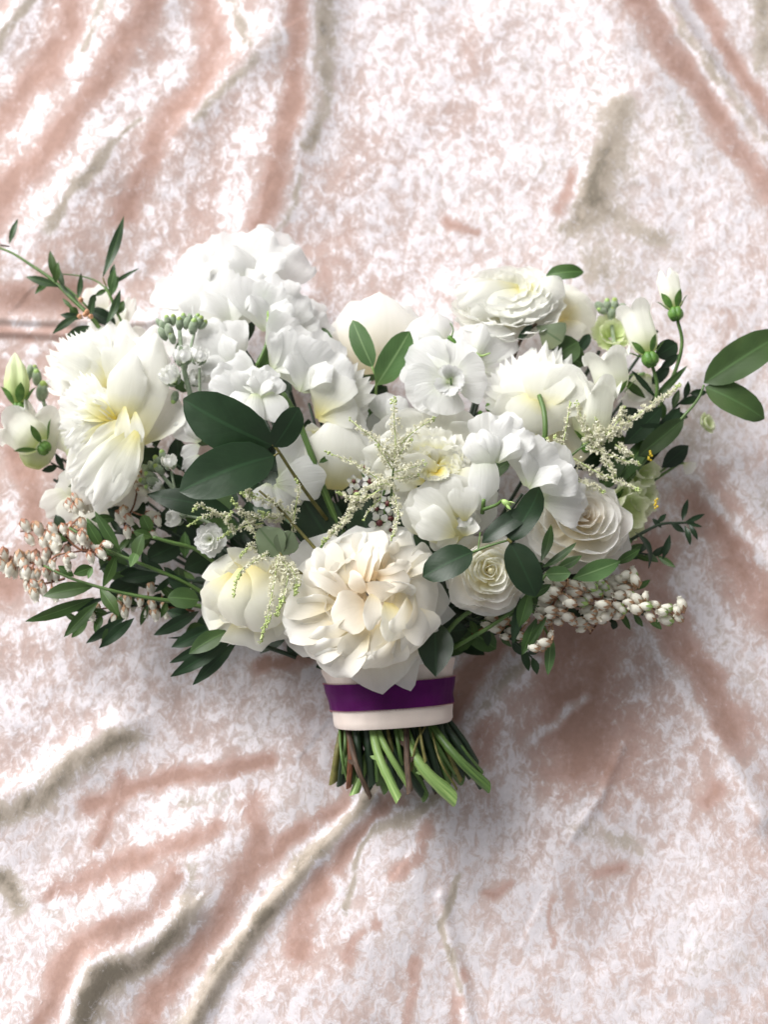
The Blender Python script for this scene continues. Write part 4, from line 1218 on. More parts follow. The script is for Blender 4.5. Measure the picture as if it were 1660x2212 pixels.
f = Flower("peony", "white flower seen from behind with spiky torn petals, its arched green stem in front", "peony", (1170, 880, 7.4), (0.0, 0.5, 1), group="peonies", stem=False)
for b, t, W, k in [
    ((1160, 905, 6.0), (1310, 860, 5.6), 110, dict(tip='round')),
    ((1150, 895, 6.0), (1190, 750, 6.0), 90, dict(tip='teeth', tr=.35)),
    ((1140, 895, 6.0), (1150, 755, 5.8), 80, dict(tip='point', tr=.3)),
    ((1170, 895, 6.0), (1232, 770, 5.8), 60, dict(tip='point', tr=.4)),
    ((1160, 890, 6.4), (1180, 742, 6.4), 50, dict(tip='point', tr=.4)),
    ((1175, 890, 6.2), (1212, 756, 6.0), 50, dict(tip='point', tr=.4)),
    ((1150, 890, 6.4), (1110, 775, 6.2), 90, dict(tip='teeth', tr=.2)),
    ((1150, 895, 6.6), (1068, 810, 6.4), 80, dict(tip='teeth', tr=.3)),
    ((1150, 900, 6.8), (1056, 850, 6.4), 60, dict(tip='teeth', tr=.4)),
    ((1155, 905, 6.8), (1055, 893, 6.4), 62, dict(tip='teeth', tr=.4)),
    ((1160, 900, 7.4), (1120, 790, 7.4), 100, {}),
    ((1165, 895, 7.8), (1190, 790, 7.8), 120, {}),
    ((1170, 900, 7.6), (1250, 800, 7.6), 100, {}),
    ((1170, 905, 7.6), (1262, 840, 7.4), 80, {}),
    ((1165, 855, 7.6), (1075, 905, 7.0), 80, dict(bow=.1)),
    ((1165, 860, 8.0), (1120, 930, 7.6), 100, dict(bow=.14, cup=-.2, prof='cup')),
    ((1165, 860, 8.0), (1200, 935, 7.4), 110, dict(bow=.14, cup=-.2, prof='cup')),
]:
    f.pet(M_peony, b, t, W, **dict(dict(bow=.10, cup=.08, prof='fan', nu=13, nv=12, crk=.018, tr=.25), **k))
for an, r, W in [(128, 100, 26), (118, 112, 24), (106, 120, 22), (96, 128, 26), (86, 132, 20), (77, 128, 24), (68, 126, 20), (60, 118, 24), (140, 104, 22), (152, 112, 24), (160, 118, 20), (168, 116, 26), (176, 112, 20), (185, 114, 24), (192, 108, 20), (46, 110, 26)]:
    a_ = math.radians(an)
    f.pet(M_peony, (1165 + math.cos(a_) * 55, 888 - math.sin(a_) * 45, 6.9), (1165 + math.cos(a_) * r, 888 - math.sin(a_) * r, 6.7 + RN.uniform(-.3, .3)), W, tip='point', tr=.6, prof='lance', bow=.08, cup=.2, nu=5, nv=9)
tube(f.t, "stem", S_mid, [(1166, 856, 8.2), (1176, 890, 8.8), (1178, 935, 8.8), (1170, 985, 8.0)], 10, 12, ns=10)
f.pet(M_cream, (1160, 990, 6.0), (1135, 890, 6.4), 150, bow=.2, cup=-.2, prof='cup', nu=13)
f.pet(M_cream, (1190, 1000, 5.6), (1225, 900, 6.2), 140, bow=.2, cup=-.2, prof='cup', nu=13)

f = Flower("ranunculus", "flat many layered white ranunculus leaning away at the top right", "ranunculus", (1100, 640, 4.6), (-0.1, 0.85, 0.8), stem=True, stemw=10)
f.ring(M_peony, 13, 20, -30, 130, -22, 95, jit=.1, rj=.07, bow=-.14, cup=.2, curl=.03, prof='fan', tip='notch', tr=.2, nu=11, nv=10, crk=.02)
f.ring(M_peony, 12, 20, -25, 112, -2, 84, phase=.3, jit=.1, bow=-.16, cup=.25, curl=.03, prof='fan', tip='notch', tr=.2, nu=11, nv=10, crk=.02)
f.ring(M_peony, 11, 18, -22, 92, 14, 74, phase=.1, bow=-.18, cup=.3, curl=.03, prof='fan', tr=.2, nu=11, nv=9, crk=.02)
f.ring(M_peony, 10, 15, -20, 70, 24, 60, phase=.3, bow=-.18, cup=.4, prof='fan', tr=.2, nu=9, nv=9, crk=.02)
f.ring(M_peony, 8, 10, -20, 46, 30, 48, phase=.1, bow=-.18, cup=.5, prof='fan', tr=.2, nu=9, nv=8, crk=.02)
for b, t, W in [((1120, 620, 4.6), (1010, 668, 5.4), 80), ((1120, 625, 4.8), (1075, 692, 5.6), 100), ((1130, 625, 4.8), (1150, 696, 5.6), 90), ((1140, 620, 4.6), (1212, 650, 5.2), 90), ((1100, 620, 4.4), (985, 650, 4.8), 70)]:
    f.pet(M_peony, b, t, W, bow=.2, cup=-.12, prof='fan', tip='notch', nu=11, nv=10)

f = Flower("tulip", "pale rounded bloom blurred behind the ranunculus at its right", "tulip", (1235, 680, 3.4), (0.3, 0.5, 1), group="half hidden pale blooms", stem=False)
for b, t, W in [((1215, 700, 3.0), (1232, 620, 2.8), 90), ((1215, 700, 3.0), (1272, 645, 2.8), 90), ((1220, 700, 3.2), (1284, 690, 3.2), 90), ((1215, 690, 3.4), (1240, 735, 3.6), 80)]:
    f.pet(M_cream, b, t, W, bow=.12, cup=-.15, prof='fan', tip='round', nu=11, nv=10, ruf=.02)

f = Flower("tulip", "broad domed ivory tulip turned away, behind the pair of green leaves", "tulip", (820, 710, 5.0), (0, 0.6, 1), group="half hidden pale blooms", stem=True)
for b, t, W, k in [((815, 790, 4.4), (765, 660, 4.2), 130, {}), ((815, 790, 4.4), (880, 668, 4.2), 130, {}), ((820, 800, 4.8), (820, 642, 5.0), 175, dict(bow=.2, cup=-.25, prof='cup')),
                   ((800, 760, 4.2), (712, 715, 3.6), 90, {}), ((790, 790, 4.0), (730, 770, 3.8), 70, {}), ((830, 790, 4.6), (895, 715, 4.6), 90, {})]:
    f.pet(M_ivory, b, t, W, **dict(dict(bow=.12, cup=-.12, prof='fan', tip='round', nu=13, nv=12, crk=.015), **k))

# ================================================================ sweet peas
SPD = [
    ("highest sweet pea at the upper left, blurred and broad", (545, 610, 5.2), 105, 82, (0, .3, 1), None),
    ("sweet pea at the outer left of the hazy cluster", (440, 640, 5.0), 90, 120, (-.3, .3, 1), None),
    ("sweet pea tucked low on the left, above the woolly stock buds", (420, 715, 4.8), 75, 150, (-.3, .2, 1), None),
    ("sweet pea with a ridged folded back petal in the heart of the hazy cluster", (500, 690, 6.4), 95, 100, (0, .2, 1), ((566, 640, 6.8), (566, 652, 7.0))),
    ("sweet pea above the curling green flower stalk", (580, 700, 7.2), 80, 85, (.2, .1, 1), ((586, 682, 8.2), (580, 700, 8.2), (558, 780, 8.0))),
    ("sweet pea on the right edge of the hazy cluster, beside the tulip", (645, 720, 6.0), 62, 75, (.3, .1, 1), None),
    ("sweet pea over the lime green star shaped calyx", (500, 790, 7.2), 75, 140, (-.1, 0, 1), ((552, 800, 8.4), (538, 806, 8.2))),
    ("sweet pea just below the curled stalk, drooping towards the dark leaves", (600, 790, 8.4), 80, 40, (.1, .1, 1), None),
    ("sweet pea above the big dark leaf, pointed lower lip", (545, 850, 8.8), 70, 170, (0, 0, 1), None),
    ("sweet pea with smooth folded wings, left of the saw toothed peony", (655, 830, 8.8), 85, 70, (.1, 0, 1), None),
    ("sweet pea low on the left behind the stock buds", (470, 760, 6.0), 70, 190, (-.2, 0, 1), None),
]
for lb, c, sz, an, fc, cx in SPD:
    sweetpea("white " + lb, c, sz * 1.12, an, fc, calyx=cx)
g = sweetpea("white sweet pea with a long tapering petal hanging over the largest dark leaf", (560, 850, 9.6), 50, 80)
g.pet(M_pea, (552, 850, 9.8), (543, 934, 10.2), 46, bow=.06, cup=-.4, prof='cup', tip='point', tr=.3, nu=9)
g.pet(M_pea, (575, 850, 9.6), (600, 905, 9.8), 60, bow=.06, cup=-.2, prof='cup', nu=9)
g = sweetpea("white sweet pea spilling over the right of the double peony, highest point of the bouquet", (1075, 985, 10.6), 78, 80, (-.1, .1, 1), calyx=((1100, 1082, 10.8), (1084, 1070, 10.9), (1048, 1088, 10.0)), W=1.4)
g.pet(M_pea, (1060, 1010, 10.6), (1035, 935, 11.2), 80, bow=.1, cup=-.2, curl=-.1, ruf=.08, tip='notch', nu=13, nv=10)
g.pet(M_pea, (1050, 975, 10.8), (1048, 1085, 10.0), 62, bow=.1, cup=-.3, ruf=.03, prof='cup', tip='point', nu=9)
tube(g.t, "flower_stalk", S_green, [(1046, 1095, 9.6), (1049, 1070, 10.4)], 9, 8)
sweetpea("white sweet pea with wide crinkled petals over the top of the right garden rose", (1150, 1040, 10.2), 82, 60, (.1, .1, 1), W=1.9)
sweetpea("white sweet pea lying across the upper left of the right garden rose", (1185, 1080, 9.4), 70, 20, (.1, 0, 1), W=1.6, wings=False)
sweetpea("small white sweet pea folded just under the double peony", (1010, 1135, 9.4), 30, 120, (0, 0, 1), W=1.5)
g = sweetpea("open white sweet pea under the large double leaf, with a pointed right petal", (625, 1010, 7.4), 70, 30, (0, 0, 1), W=1.3, wings=False)
g.pet(M_pea, (600, 1040, 7.6), (698, 1025, 8.2), 90, bow=.1, cup=-.1, tip='point', tr=.2, nu=11)
g.pet(M_pea, (610, 1030, 7.2), (655, 945, 7.6), 80, bow=.1, cup=-.1, tip='round', nu=11)
g.pet(M_pea, (600, 1040, 7.0), (640, 1095, 6.8), 80, bow=.1, cup=-.1, tip='notch', nu=11, ruf=.05)
g.pet(M_pea, (585, 1040, 7.0), (572, 1090, 7.0), 60, bow=.1, cup=-.2, tip='notch', nu=11, ruf=.08)
g = sweetpea("thin translucent sweet pea scrap between the tall peony and the big dark leaves", (425, 950, 6.4), 46, 120, (0, 0, 1), W=1.3, wings=False)
g.pet(M_pea, (430, 960, 6.6), (396, 985, 6.4), 34, tip='notch', nu=9, ruf=.1)
g.pet(M_pea, (430, 980, 6.6), (398, 1010, 6.2), 30, tip='notch', nu=9, ruf=.1)

# delphinium group in the upper middle
f = Flower("delphinium", "round white delphinium floret facing forward with a frilly centre, upper middle", "delphinium", (972, 822, 8.6), (0, .1, 1), group="delphinium florets")
for b, t, W, k in [((975, 825, 8.0), (886, 760, 7.8), 125, {}), ((975, 825, 8.2), (880, 845, 8.2), 110, {}), ((972, 830, 8.4), (905, 878, 8.4), 80, {}), ((965, 830, 8.6), (955, 892, 8.6), 92, {}), ((975, 822, 8.9), (1048, 815, 9.0), 112, {}), ((975, 820, 8.3), (975, 735, 7.8), 110, {})]:
    f.pet(M_pea, b, t, W, **dict(dict(bow=.05, cup=.10, prof='fan', tip='round', tr=.25, nu=17, nv=13, crk=.04, frill=.035, frn=5), **k))
for i in range(22):
    a = RN.uniform(0, 6.28)
    f.pet(M_pea, (971 + math.cos(a) * 4, 824 - math.sin(a) * 4, 8.8), (971 + math.cos(a) * 33, 822 - math.sin(a) * 33, 9.6 + RN.uniform(-.25, .25)), 30, tip='teeth', tr=.15, nu=9, nv=6, cup=.25, twist=RN.uniform(-.35, .35), crk=.05)
tube(f.t, "pistil", S_green, [(975, 830, 9.0), (974, 818, 9.8)], 5, 4)
f = Flower("delphinium", "hooded white delphinium floret nodding above the forward facing one", "delphinium", (945, 730, 7.0), (0, .5, 1), group="delphinium florets")
for b, t, W, k in [((960, 745, 6.6), (880, 715, 6.4), 90, {}), ((960, 740, 6.8), (945, 678, 7.2), 60, dict(tip='point', cup=-.4, tr=.4)), ((965, 740, 7.2), (905, 725, 7.6), 50, dict(cup=-.4)), ((975, 720, 7.0), (995, 735, 7.6), 36, {}), ((965, 745, 6.6), (885, 760, 6.8), 80, {})]:
    f.pet(M_pea, b, t, W, **dict(dict(bow=.1, cup=-.05, prof='fan', tip='round', nu=11, nv=10, crk=.03), **k))
tube(f.t, "sepal_stalk", M_calyx, [(968, 728, 7.8), (982, 740, 7.8), (990, 760, 7.6)], 10, 5)
tube(f.t, "tendril", S_green, [(975, 728, 7.8), (978, 712, 7.8), (972, 700, 7.6)], 4, 2)
f = Flower("delphinium", "flat papery white floret behind, between the ranunculus and the forward facing floret", "delphinium", (1060, 750, 5.6), (0, .3, 1), group="delphinium florets")
for b, t, W, k in [((1040, 790, 5.6), (1085, 705, 5.4), 110, {}), ((1030, 790, 5.6), (1105, 760, 5.4), 110, {}), ((1030, 770, 6.0), (1048, 702, 6.6), 40, dict(cup=-.5, prof='strap')), ((1030, 780, 5.4), (1010, 705, 5.2), 70, {}), ((1040, 800, 5.2), (1080, 840, 5.4), 90, {})]:
    f.pet(M_pea, b, t, W, **dict(dict(bow=.04, cup=.05, prof='fan', tip='round', nu=13, nv=12, crk=.03, ruf=.02), **k))
tube(f.t, "calyx_tip", M_limec, [(1060, 762, 6.4), (1042, 768, 6.2), (1028, 764, 6.2)], 3, 8)
f = Flower("sweet_pea", "small translucent white petalled flower peeping over the double peony", "sweet pea", (840, 870, 6.8), (0, .3, 1), group="half hidden pale blooms")
f.pet(M_pea, (835, 910, 6.6), (830, 852, 6.8), 66, prof='fan', bow=.1, cup=-.1, nu=11)
f.pet(M_pea, (840, 910, 6.8), (868, 860, 6.9), 50, prof='fan', bow=.1, cup=-.1, nu=11)
f.pet(M_pea, (820, 940, 6.4), (806, 890, 6.4), 40, prof='fan', bow=.1, cup=-.1, nu=11)

# the blooms are full and lean on one another
for o in list(bpy.data.objects):
    if o.type == 'EMPTY' and o.get('category') in ('peony', 'rose', 'sweet pea', 'delphinium', 'ranunculus', 'tulip'):
        k_ = {'sweet pea': 1.12, 'peony': 1.05, 'delphinium': 1.05, 'ranunculus': 1.04, 'tulip': 1.08}.get(o['category'], 1.07)
        o.scale = (k_, k_, k_)

# ================================================================ bellflowers, lisianthus, stock buds
bellflower("bellflower", "open white bellflower right of the spiky peony, lobes turned up", "bellflower", (1330, 850, 6.0), (1308, 755, 6.6), 40, M_bell, M_calyx, "bellflowers", sepL=30)
bellflower("bellflower", "pointed white bellflower low beside the feathery spray, right of the peony stem", "bellflower", (1275, 955, 6.4), (1290, 815, 7.0), 42, M_bell, M_calyx, "bellflowers", lob=.35, knob=22)
bellflower("bellflower", "slender white bellflower standing on a ribbed green calyx, right", "bellflower", (1402, 765, 6.4), (1368, 665, 6.0), 32, M_bell, M_calyx, "bellflowers", knob=26, sepL=34, stempts=[(1410, 790, 6.0), (1420, 830, 5.8), (1417, 870, 5.4)], lob=.15)
bellflower("bellflower", "topmost pale green bellflower bud with pointed sepals, upper right", "bellflower", (1458, 668, 6.2), (1440, 588, 6.0), 24, M_bell, M_calyx, "bellflowers", knob=24, sepL=40, closed=False, lob=.35, flare=.7, stempts=[(1464, 690, 6.0), (1474, 740, 5.6), (1460, 800, 5.2), (1420, 890, 4.6)])
bellflower("bellflower", "nodding white bellflower behind the calyx stems at the right edge", "bellflower", (1395, 810, 4.2), (1380, 880, 4.0), 34, M_bell, M_calyx, "bellflowers")
bellflower("bellflower", "closed ribbed lime green bellflower bud standing at the left edge", "bellflower", (40, 872, 4.6), (32, 762, 4.6), 26, M_gpet, M_calyx, "bellflowers", closed=True, knob=20, sepL=44)
bellflower("bellflower", "white bellflower tipped to the left at the left picture edge", "bellflower", (88, 962, 4.4), (22, 908, 4.2), 42, M_bell, M_calyx, "bellflowers", knob=22, sepL=34)
bellflower("bellflower", "large blurred white bellflower behind the left calyxes", "bellflower", (70, 1010, 3.2), (105, 885, 3.4), 40, M_bell, M_calyx, "bellflowers", sepals=0)
f = Flower("bellflower", "wide pale bellflower leaning behind the tall left peony", "bellflower", (150, 930, 3.6), (0, 0, 1), group="bellflowers")
for b, t, W in [((160, 985, 3.4), (110, 900, 3.2), 70), ((160, 985, 3.6), (140, 870, 3.4), 80), ((150, 990, 3.8), (180, 900, 3.6), 80)]:
    f.pet(M_bell, b, t, W, bow=.1, cup=-.1, tip='point', prof='fan', nu=11)
f = Flower("lisianthus", "drooping white lisianthus below the left bellflowers", "lisianthus", (140, 1080, 3.4), (-.3, 0, 1), group="lisianthus")
for b, t, W in [((170, 1060, 3.4), (88, 1105, 3.0), 70), ((170, 1060, 3.6), (120, 1040, 3.4), 80), ((180, 1060, 3.4), (150, 1135, 3.2), 90), ((190, 1060, 3.4), (205, 1140, 3.4), 90), ((200, 1090, 3.0), (250, 1150, 3.0), 80)]:
    f.pet(M_bell, b, t, W, bow=.1, cup=-.15, tip='notch', prof='fan', nu=13, ruf=.05)
f = Flower("lisianthus", "blurred ivory bloom behind the upper left leafy twig", "lisianthus", (245, 660, 2.6), (0, .3, 1), group="lisianthus", stem=False)
for b, t, W in [((225, 690, 2.2), (200, 615, 2.2), 70), ((260, 720, 2.4), (285, 640, 2.6), 40), ((255, 720, 2.6), (250, 650, 2.6), 50), ((265, 740, 2.6), (320, 720, 2.6), 50)]:
    f.pet(M_bell, b, t, W, bow=.08, cup=.15, tip='notch', prof='fan', nu=11, ruf=.04)
# pale green lisianthus at the right
def gliss(label, c, r, face, n=6, mat=None, pollen=None, group="pale green lisianthus", stem=True):
    f = Flower("lisianthus", label, "lisianthus", c, face, group=group, stem=stem)
    f.ring(mat or M_gpet, n, r * .1, -r * .9, r, 0, r * 1.0, jit=.15, bow=-.2, cup=.15, curl=-.15, prof='fan', tip='notch', ruf=.07, rufn=4, nu=15, nv=11, crk=.03)
    f.ring(mat or M_gpet, n - 1, r * .1, -r * .8, r * .62, r * .15, r * .8, phase=.5, jit=.15, bow=-.2, cup=.3, curl=-.1, prof='fan', tip='notch', ruf=.06, nu=13, nv=9, crk=.03)
    if pollen:
        g = [sphere_geo(P(pollen[0] + RN.uniform(-4, 4), pollen[1] + z * 3.2, pollen[2] + .3), RN.uniform(2.2, 3.6) * px(5), None, 1, ns=7, nr=5) for z in range(-3, 4)]
        v_, f_ = join_geo(g)
        mesh_obj("stamen", v_, f_, M_pollen, f.t)
    return f
gliss("frilled pale green lisianthus at the right edge with a yellow stamen", (1370, 1105, 5.0), 60, (.75, -.1, 1), pollen=(1418, 1088, 5.8))
gliss("small frilled green lisianthus above the larger one, yellow stamen showing", (1395, 1005, 4.6), 44, (.6, .2, 1), pollen=(1406, 985, 5.2))
gliss("folded greenish lisianthus behind the right garden rose", (1400, 1060, 4.0), 46, (.8, .3, .8))
gliss("blurry green white lisianthus between the back tulip and the bellflowers", (1325, 715, 3.8), 44, (0, .4, 1))
gliss("tiny pale tassel bloom standing alone right of the spray", (1535, 912, 3.0), 22, (.7, .3, .7), n=6, stem=False)
f = Flower("lisianthus", "scrap of white bloom by the dark leaf at the right edge", "lisianthus", (1490, 1012, 3.0), (.2, 0, 1), stem=False, group="lisianthus")
f.pet(M_bell, (1478, 1000, 3.0), (1500, 1018, 3.0), 34, prof='fan', nu=9, ruf=.06)
tube(f.t, "stem", S_green, [(1478, 1000, 3.0), (1440, 1010, 3.0), (1380, 1060, 3.2)], 5, 6)

def bud_geo(c, d, r, st=1.5):
    return sphere_geo(c, r, d, st, ns=10, nr=7)

def stock(label, head, buds, stems, white=()):
    f = Flower("stock_spike", label, "stock", head, group="stock flowers", stem=False)
    for i, (x, y, h, r, dx, dy) in enumerate(buds):
        d = VD(dx, dy, .35)
        v_, f_ = bud_geo(P(x, y, h), d, r * px(h), 1.6)
        # furrowed woolly sepals
        c0 = P(x, y, h)
        v_ = [c0 + (p - c0) * (1 + .10 * math.cos(4 * math.atan2((p - c0).dot(d.orthogonal()), (p - c0).dot(d.cross(d.orthogonal()))))) for p in v_]
        mesh_obj("bud", v_, f_, M_sage, f.t)
        if (i * 7) % 3 != 0:
            v_, f_ = sphere_geo(P(x, y, h) + d * r * px(h) * 1.0, r * px(h) * .72, d, 1.2, ns=8, nr=5)
            mesh_obj("bud_tip", v_, f_, M_limec if i % 2 else M_gpet, f.t)
    for st_ in stems:
        tube(f.t, "flower_stalk", M_sage, st_[0], st_[1], st_[2], ns=8)
    for (x, y, h, r, dx, dy) in white:
        r *= 1.15
        d = VD(dx, dy, .5)
        c0 = P(x, y, h)
        u = px(h)
        for i in range(8):
            q = Quaternion(d, i * .9)
            o = q @ d.orthogonal().normalized()
            s_ = 0.5 if i > 4 else 1.15
            blade(f.t, "petal", M_white, c0 - d * r * u * .8 + o * r * u * .15, c0 + d * r * u * (.9) + o * r * u * s_ * .75, r * 1.25 * u, N=-o, bow=-.30, cup=.3, curl=-.12, prof='cup', tip='notch', nu=11, nv=9, crk=.05, frill=.10, frn=4)
        for i in range(5):
            q = Quaternion(d, i * 1.256)
            o = q @ d.orthogonal().normalized()
            blade(f.t, "sepal", M_sage, c0 - d * r * u * 1.15 + o * r * u * .2, c0 + o * r * u * .95 - d * r * u * .15, r * .62 * u, N=-o, bow=-.25, cup=.4, prof='lance', nu=5, nv=6)
    return f

stock("woolly grey green stock buds with opening white ones, left of the hazy sweet peas", (392, 730, 8.0),
      [(352, 705, 7.6, 9, -.4, 1), (362, 694, 7.6, 8, -.2, 1), (374, 692, 7.5, 8, .1, 1), (366, 716, 7.9, 11, -.3, 1), (388, 700, 7.8, 9, 0, 1), (396, 690, 7.7, 8, .1, 1), (404, 698, 7.8, 9, .3, 1), (418, 706, 7.8, 11, .2, 1), (430, 696, 7.8, 9, .6, 1), (352, 722, 7.7, 10, -.5, .8), (372, 730, 7.8, 9, -.3, 1), (378, 908 - 50, 6.6, 9, -.3, -1), (344, 698, 7.5, 7, -.6, 1), (424, 690, 7.7, 8, .5, 1), (438, 702, 7.7, 8, .8, .8), (410, 688, 7.6, 7, 0, 1)],
      [([(388, 715, 7.6), (392, 760, 7.6), (398, 800, 7.4), (418, 880, 6.6)], 9, 13), ([(420, 720, 7.6), (410, 760, 7.5), (400, 800, 7.2)], 6, 8), ([(431, 795, 7.8), (432, 860, 7.0)], 6, 7)],
      [(394, 768, 8.0, 19, -.1, 1), (430, 768, 8.2, 17, .25, 1), (368, 812, 7.8, 19, -.4, .6), (425, 818, 7.0, 15, .5, .5)])
stock("cluster of woolly stock buds under the left peony, beside the lower dark leaf", (355, 1040, 6.6),
      [(318, 1014, 6.4, 9, -.7, .6), (326, 1028, 6.6, 9, -.8, .4), (315, 1040, 6.4, 9, -.9, .2), (330, 1008, 6.6, 9, -.6, .8), (340, 998, 6.6, 9, -.4, 1), (352, 986, 6.6, 9, -.2, 1), (332, 1040, 6.8, 10, -.8, .2), (326, 1052, 6.5, 8, -.9, 0), (344, 1014, 6.8, 9, -.6, .6), (356, 1000, 6.7, 8, -.3, 1)],
      [([(340, 1015, 6.5), (370, 1050, 6.4), (390, 1072, 6.0)], 8, 11), ([(332, 1038, 6.4), (360, 1062, 6.2), (392, 1080, 5.8)], 6, 9), ([(370, 1018, 6.8), (376, 1048, 6.6), (384, 1070, 6.2)], 5, 6)],
      [(366, 998, 7.2, 14, -.2, 1), (338, 1052, 6.8, 12, -.5, .5)])
stock("opening cream stock bud on a green stalk under the lowest dark leaf at the left", (375, 1118, 6.4), [(392, 1112, 6.2, 8, 1, 0)], [([(392, 1112, 6.0), (430, 1120, 5.8), (470, 1140, 5.4)], 6, 8)], [(376, 1118, 6.6, 17, -.8, .1)])
stock("blurred woolly stock buds at the upper right behind the bellflowers", (1325, 668, 3.6), [(1298, 664, 3.6, 10, -.6, .5), (1312, 660, 3.6, 9, 0, 1), (1328, 660, 3.6, 10, 0, 1), (1340, 668, 3.4, 10, .5, .5), (1322, 676, 3.4, 10, .2, 1), (1302, 672, 3.6, 8, -.6, .2)], [([(1318, 670, 3.4), (1322, 700, 3.2), (1330, 760, 3.0)], 8, 9)])
stock("blurred woolly stock buds behind the lime green bud at the left edge", (90, 850, 3.2), [(66, 802, 3.2, 9, 0, 1), (80, 816, 3.2, 11, 0, 1), (92, 846, 3.2, 14, .2, 1), (60, 812, 3.2, 8, 0, 1), (76, 800, 3.2, 7, 0, 1)], [([(80, 810, 3.0), (95, 870, 3.0), (110, 920, 2.8)], 8, 10)])
f = Flower("stock_bloom", "small double white stock bloom just left of the cream rose, above it", "stock", (452, 1165, 7.4), (-.2, .1, 1), group="stock flowers")
f.ring(M_white, 8, 3, -12, 38, -6, 34, jit=.2, bow=.05, cup=.1, tip='notch', ruf=.06, nu=9, nv=8, crk=.05)
f.ring(M_white, 7, 3, -8, 27, 8, 27, phase=.4, jit=.25, bow=-.1, cup=.3, tip='notch', ruf=.06, nu=9, nv=7, crk=.05, twist=.3)
f.ring(M_white, 6, 2, -6, 15, 14, 20, phase=.2, jit=.3, bow=-.1, cup=.5, tip='notch', nu=7, nv=6, crk=.05)

# ================================================================ leaves: twigs with their leaves
def twig(label, leaves, stems, cat="leafy twig", group="leafy twigs", name="leafy_twig", mat=None):
    p0 = stems[0][0][0] if stems else leaves[0][0]
    t = thing(name, label, cat, P(*p0), group)
    for pts, w0, w1, m in stems:
        tube(t, "stem", m, pts, w0, w1, ns=7, lump=.12)
    for L_ in leaves:
        b, tp, W = L_[:3]
        k = dict(L_[3]) if len(L_) > 3 else {}
        m = k.pop('mat', mat or L_dark)
        leaf(t, m, b, tp, W, **k)
    return t

twig("twig with two very large dark glossy leaves and a small upright one", [
    ((588, 962, 10.6), (396, 862, 11.2), 120, dict(N=(-.15, -.2, 1), bow=.10, fold=.10, nu=11, nv=18, wave=.008)),
    ((592, 985, 10.8), (388, 1062, 11.6), 112, dict(N=(.1, .25, 1), bow=.12, fold=.08, nu=11, nv=18, wave=.006)),
    ((592, 966, 11.0), (646, 880, 11.4), 62, dict(N=(.3, -.1, 1), bow=.1, fold=.12, nu=9, nv=14)),
    ((500, 1105, 7.8), (318, 1068, 8.2), 58, dict(N=(0, .2, 1), bow=.06, fold=.05, nu=9, nv=14, prof='leaf')),
    ((470, 1120, 7.4), (455, 1035, 7.8), 80, dict(mat=L_olive, N=(0, .2, 1))),
], [([(590, 960, 10.6), (602, 975, 10.6), (650, 1048, 9.2), (706, 1122, 7.0)], 6, 9, S_olive), ([(592, 985, 10.8), (604, 978, 10.6)], 4, 5, S_olive), ([(490, 1100, 7.6), (550, 1140, 7.0), (610, 1180, 6.2)], 6, 6, S_dark)])
twig("thick grey green stalk running down from the saw toothed peony", [((690, 1000, 8.2), (722, 980, 8.0), 12, dict(mat=L_mid))], [([(612, 850, 8.4), (640, 900, 8.6), (672, 980, 8.4), (700, 1060, 7.6), (748, 1170, 6.2)], 12, 17, S_mid)], cat="stalk")
twig("olive twig carrying one dull two lobed leaf seen from behind, above the cream rose", [
    ((608, 1198, 9.6), (560, 1140, 9.8), 74, dict(mat=L_grey, prof='heart', tip='round', tr=.3, fold=.05, N=(-.1, 0, 1), bow=.03)),
    ((608, 1198, 9.6), (630, 1146, 9.8), 56, dict(mat=L_grey, prof='heart', tip='round', tr=.3, fold=.05, N=(.1, 0, 1), bow=.03)),
], [([(604, 1192, 9.6), (622, 1218, 9.4), (652, 1240, 8.8)], 5, 8, S_olive), ([(560, 1060, 8.6), (600, 1095, 8.6), (650, 1150, 8.6), (690, 1195, 8.4)], 5, 8, S_olive)])
twig("twig with three dark leaves curling up over the right garden rose", [
    ((1042, 1172, 10.0), (1152, 1098, 10.2), 44, dict(N=(0, .5, 1), bow=.1, fold=.1, prof='oval', nu=9, nv=14)),
    ((1100, 1168, 10.4), (1172, 1052, 11.8), 58, dict(N=(-.3, .1, 1), bow=-.12, side=.0, fold=.1, curl=.15, nu=9, nv=16, wave=.02)),
    ((1103, 1172, 10.4), (1158, 1288, 9.8), 74, dict(N=(.15, .1, 1), bow=.05, fold=.08, nu=11, nv=16)),
    ((1022, 1192, 10.4), (914, 1246, 10.0), 72, dict(N=(-.1, .35, 1), bow=.08, fold=.06, nu=11, nv=16)),
], [([(1102, 1166, 10.4), (1060, 1178, 10.2), (1024, 1192, 9.8), (985, 1210, 8.8)], 5, 7, S_mid), ([(1034, 1185, 10.0), (1038, 1150, 9.6)], 3, 3, S_green), ([(1096, 1164, 10.5), (1106, 1172, 10.5)], 7, 7, S_olive)])
twig("twig with two fresh green leaves standing before the domed tulip", [
    ((806, 794, 7.4), (762, 692, 7.6), 48, dict(mat=L_light, N=(-.2, 0, 1), bow=.05)),
    ((814, 832, 7.4), (886, 716, 7.6), 66, dict(mat=L_light, N=(.3, .1, 1), bow=.06)),
    ((812, 860, 6.4), (800, 945, 6.0), 46, dict(mat=L_light, N=(0, 0, 1))),
    ((718, 762, 5.8), (696, 708, 5.8), 26, dict(mat=L_mid)),
], [([(804, 792, 7.4), (813, 820, 7.2), (812, 868, 6.4), (815, 940, 5.4)], 5, 7, S_light)])
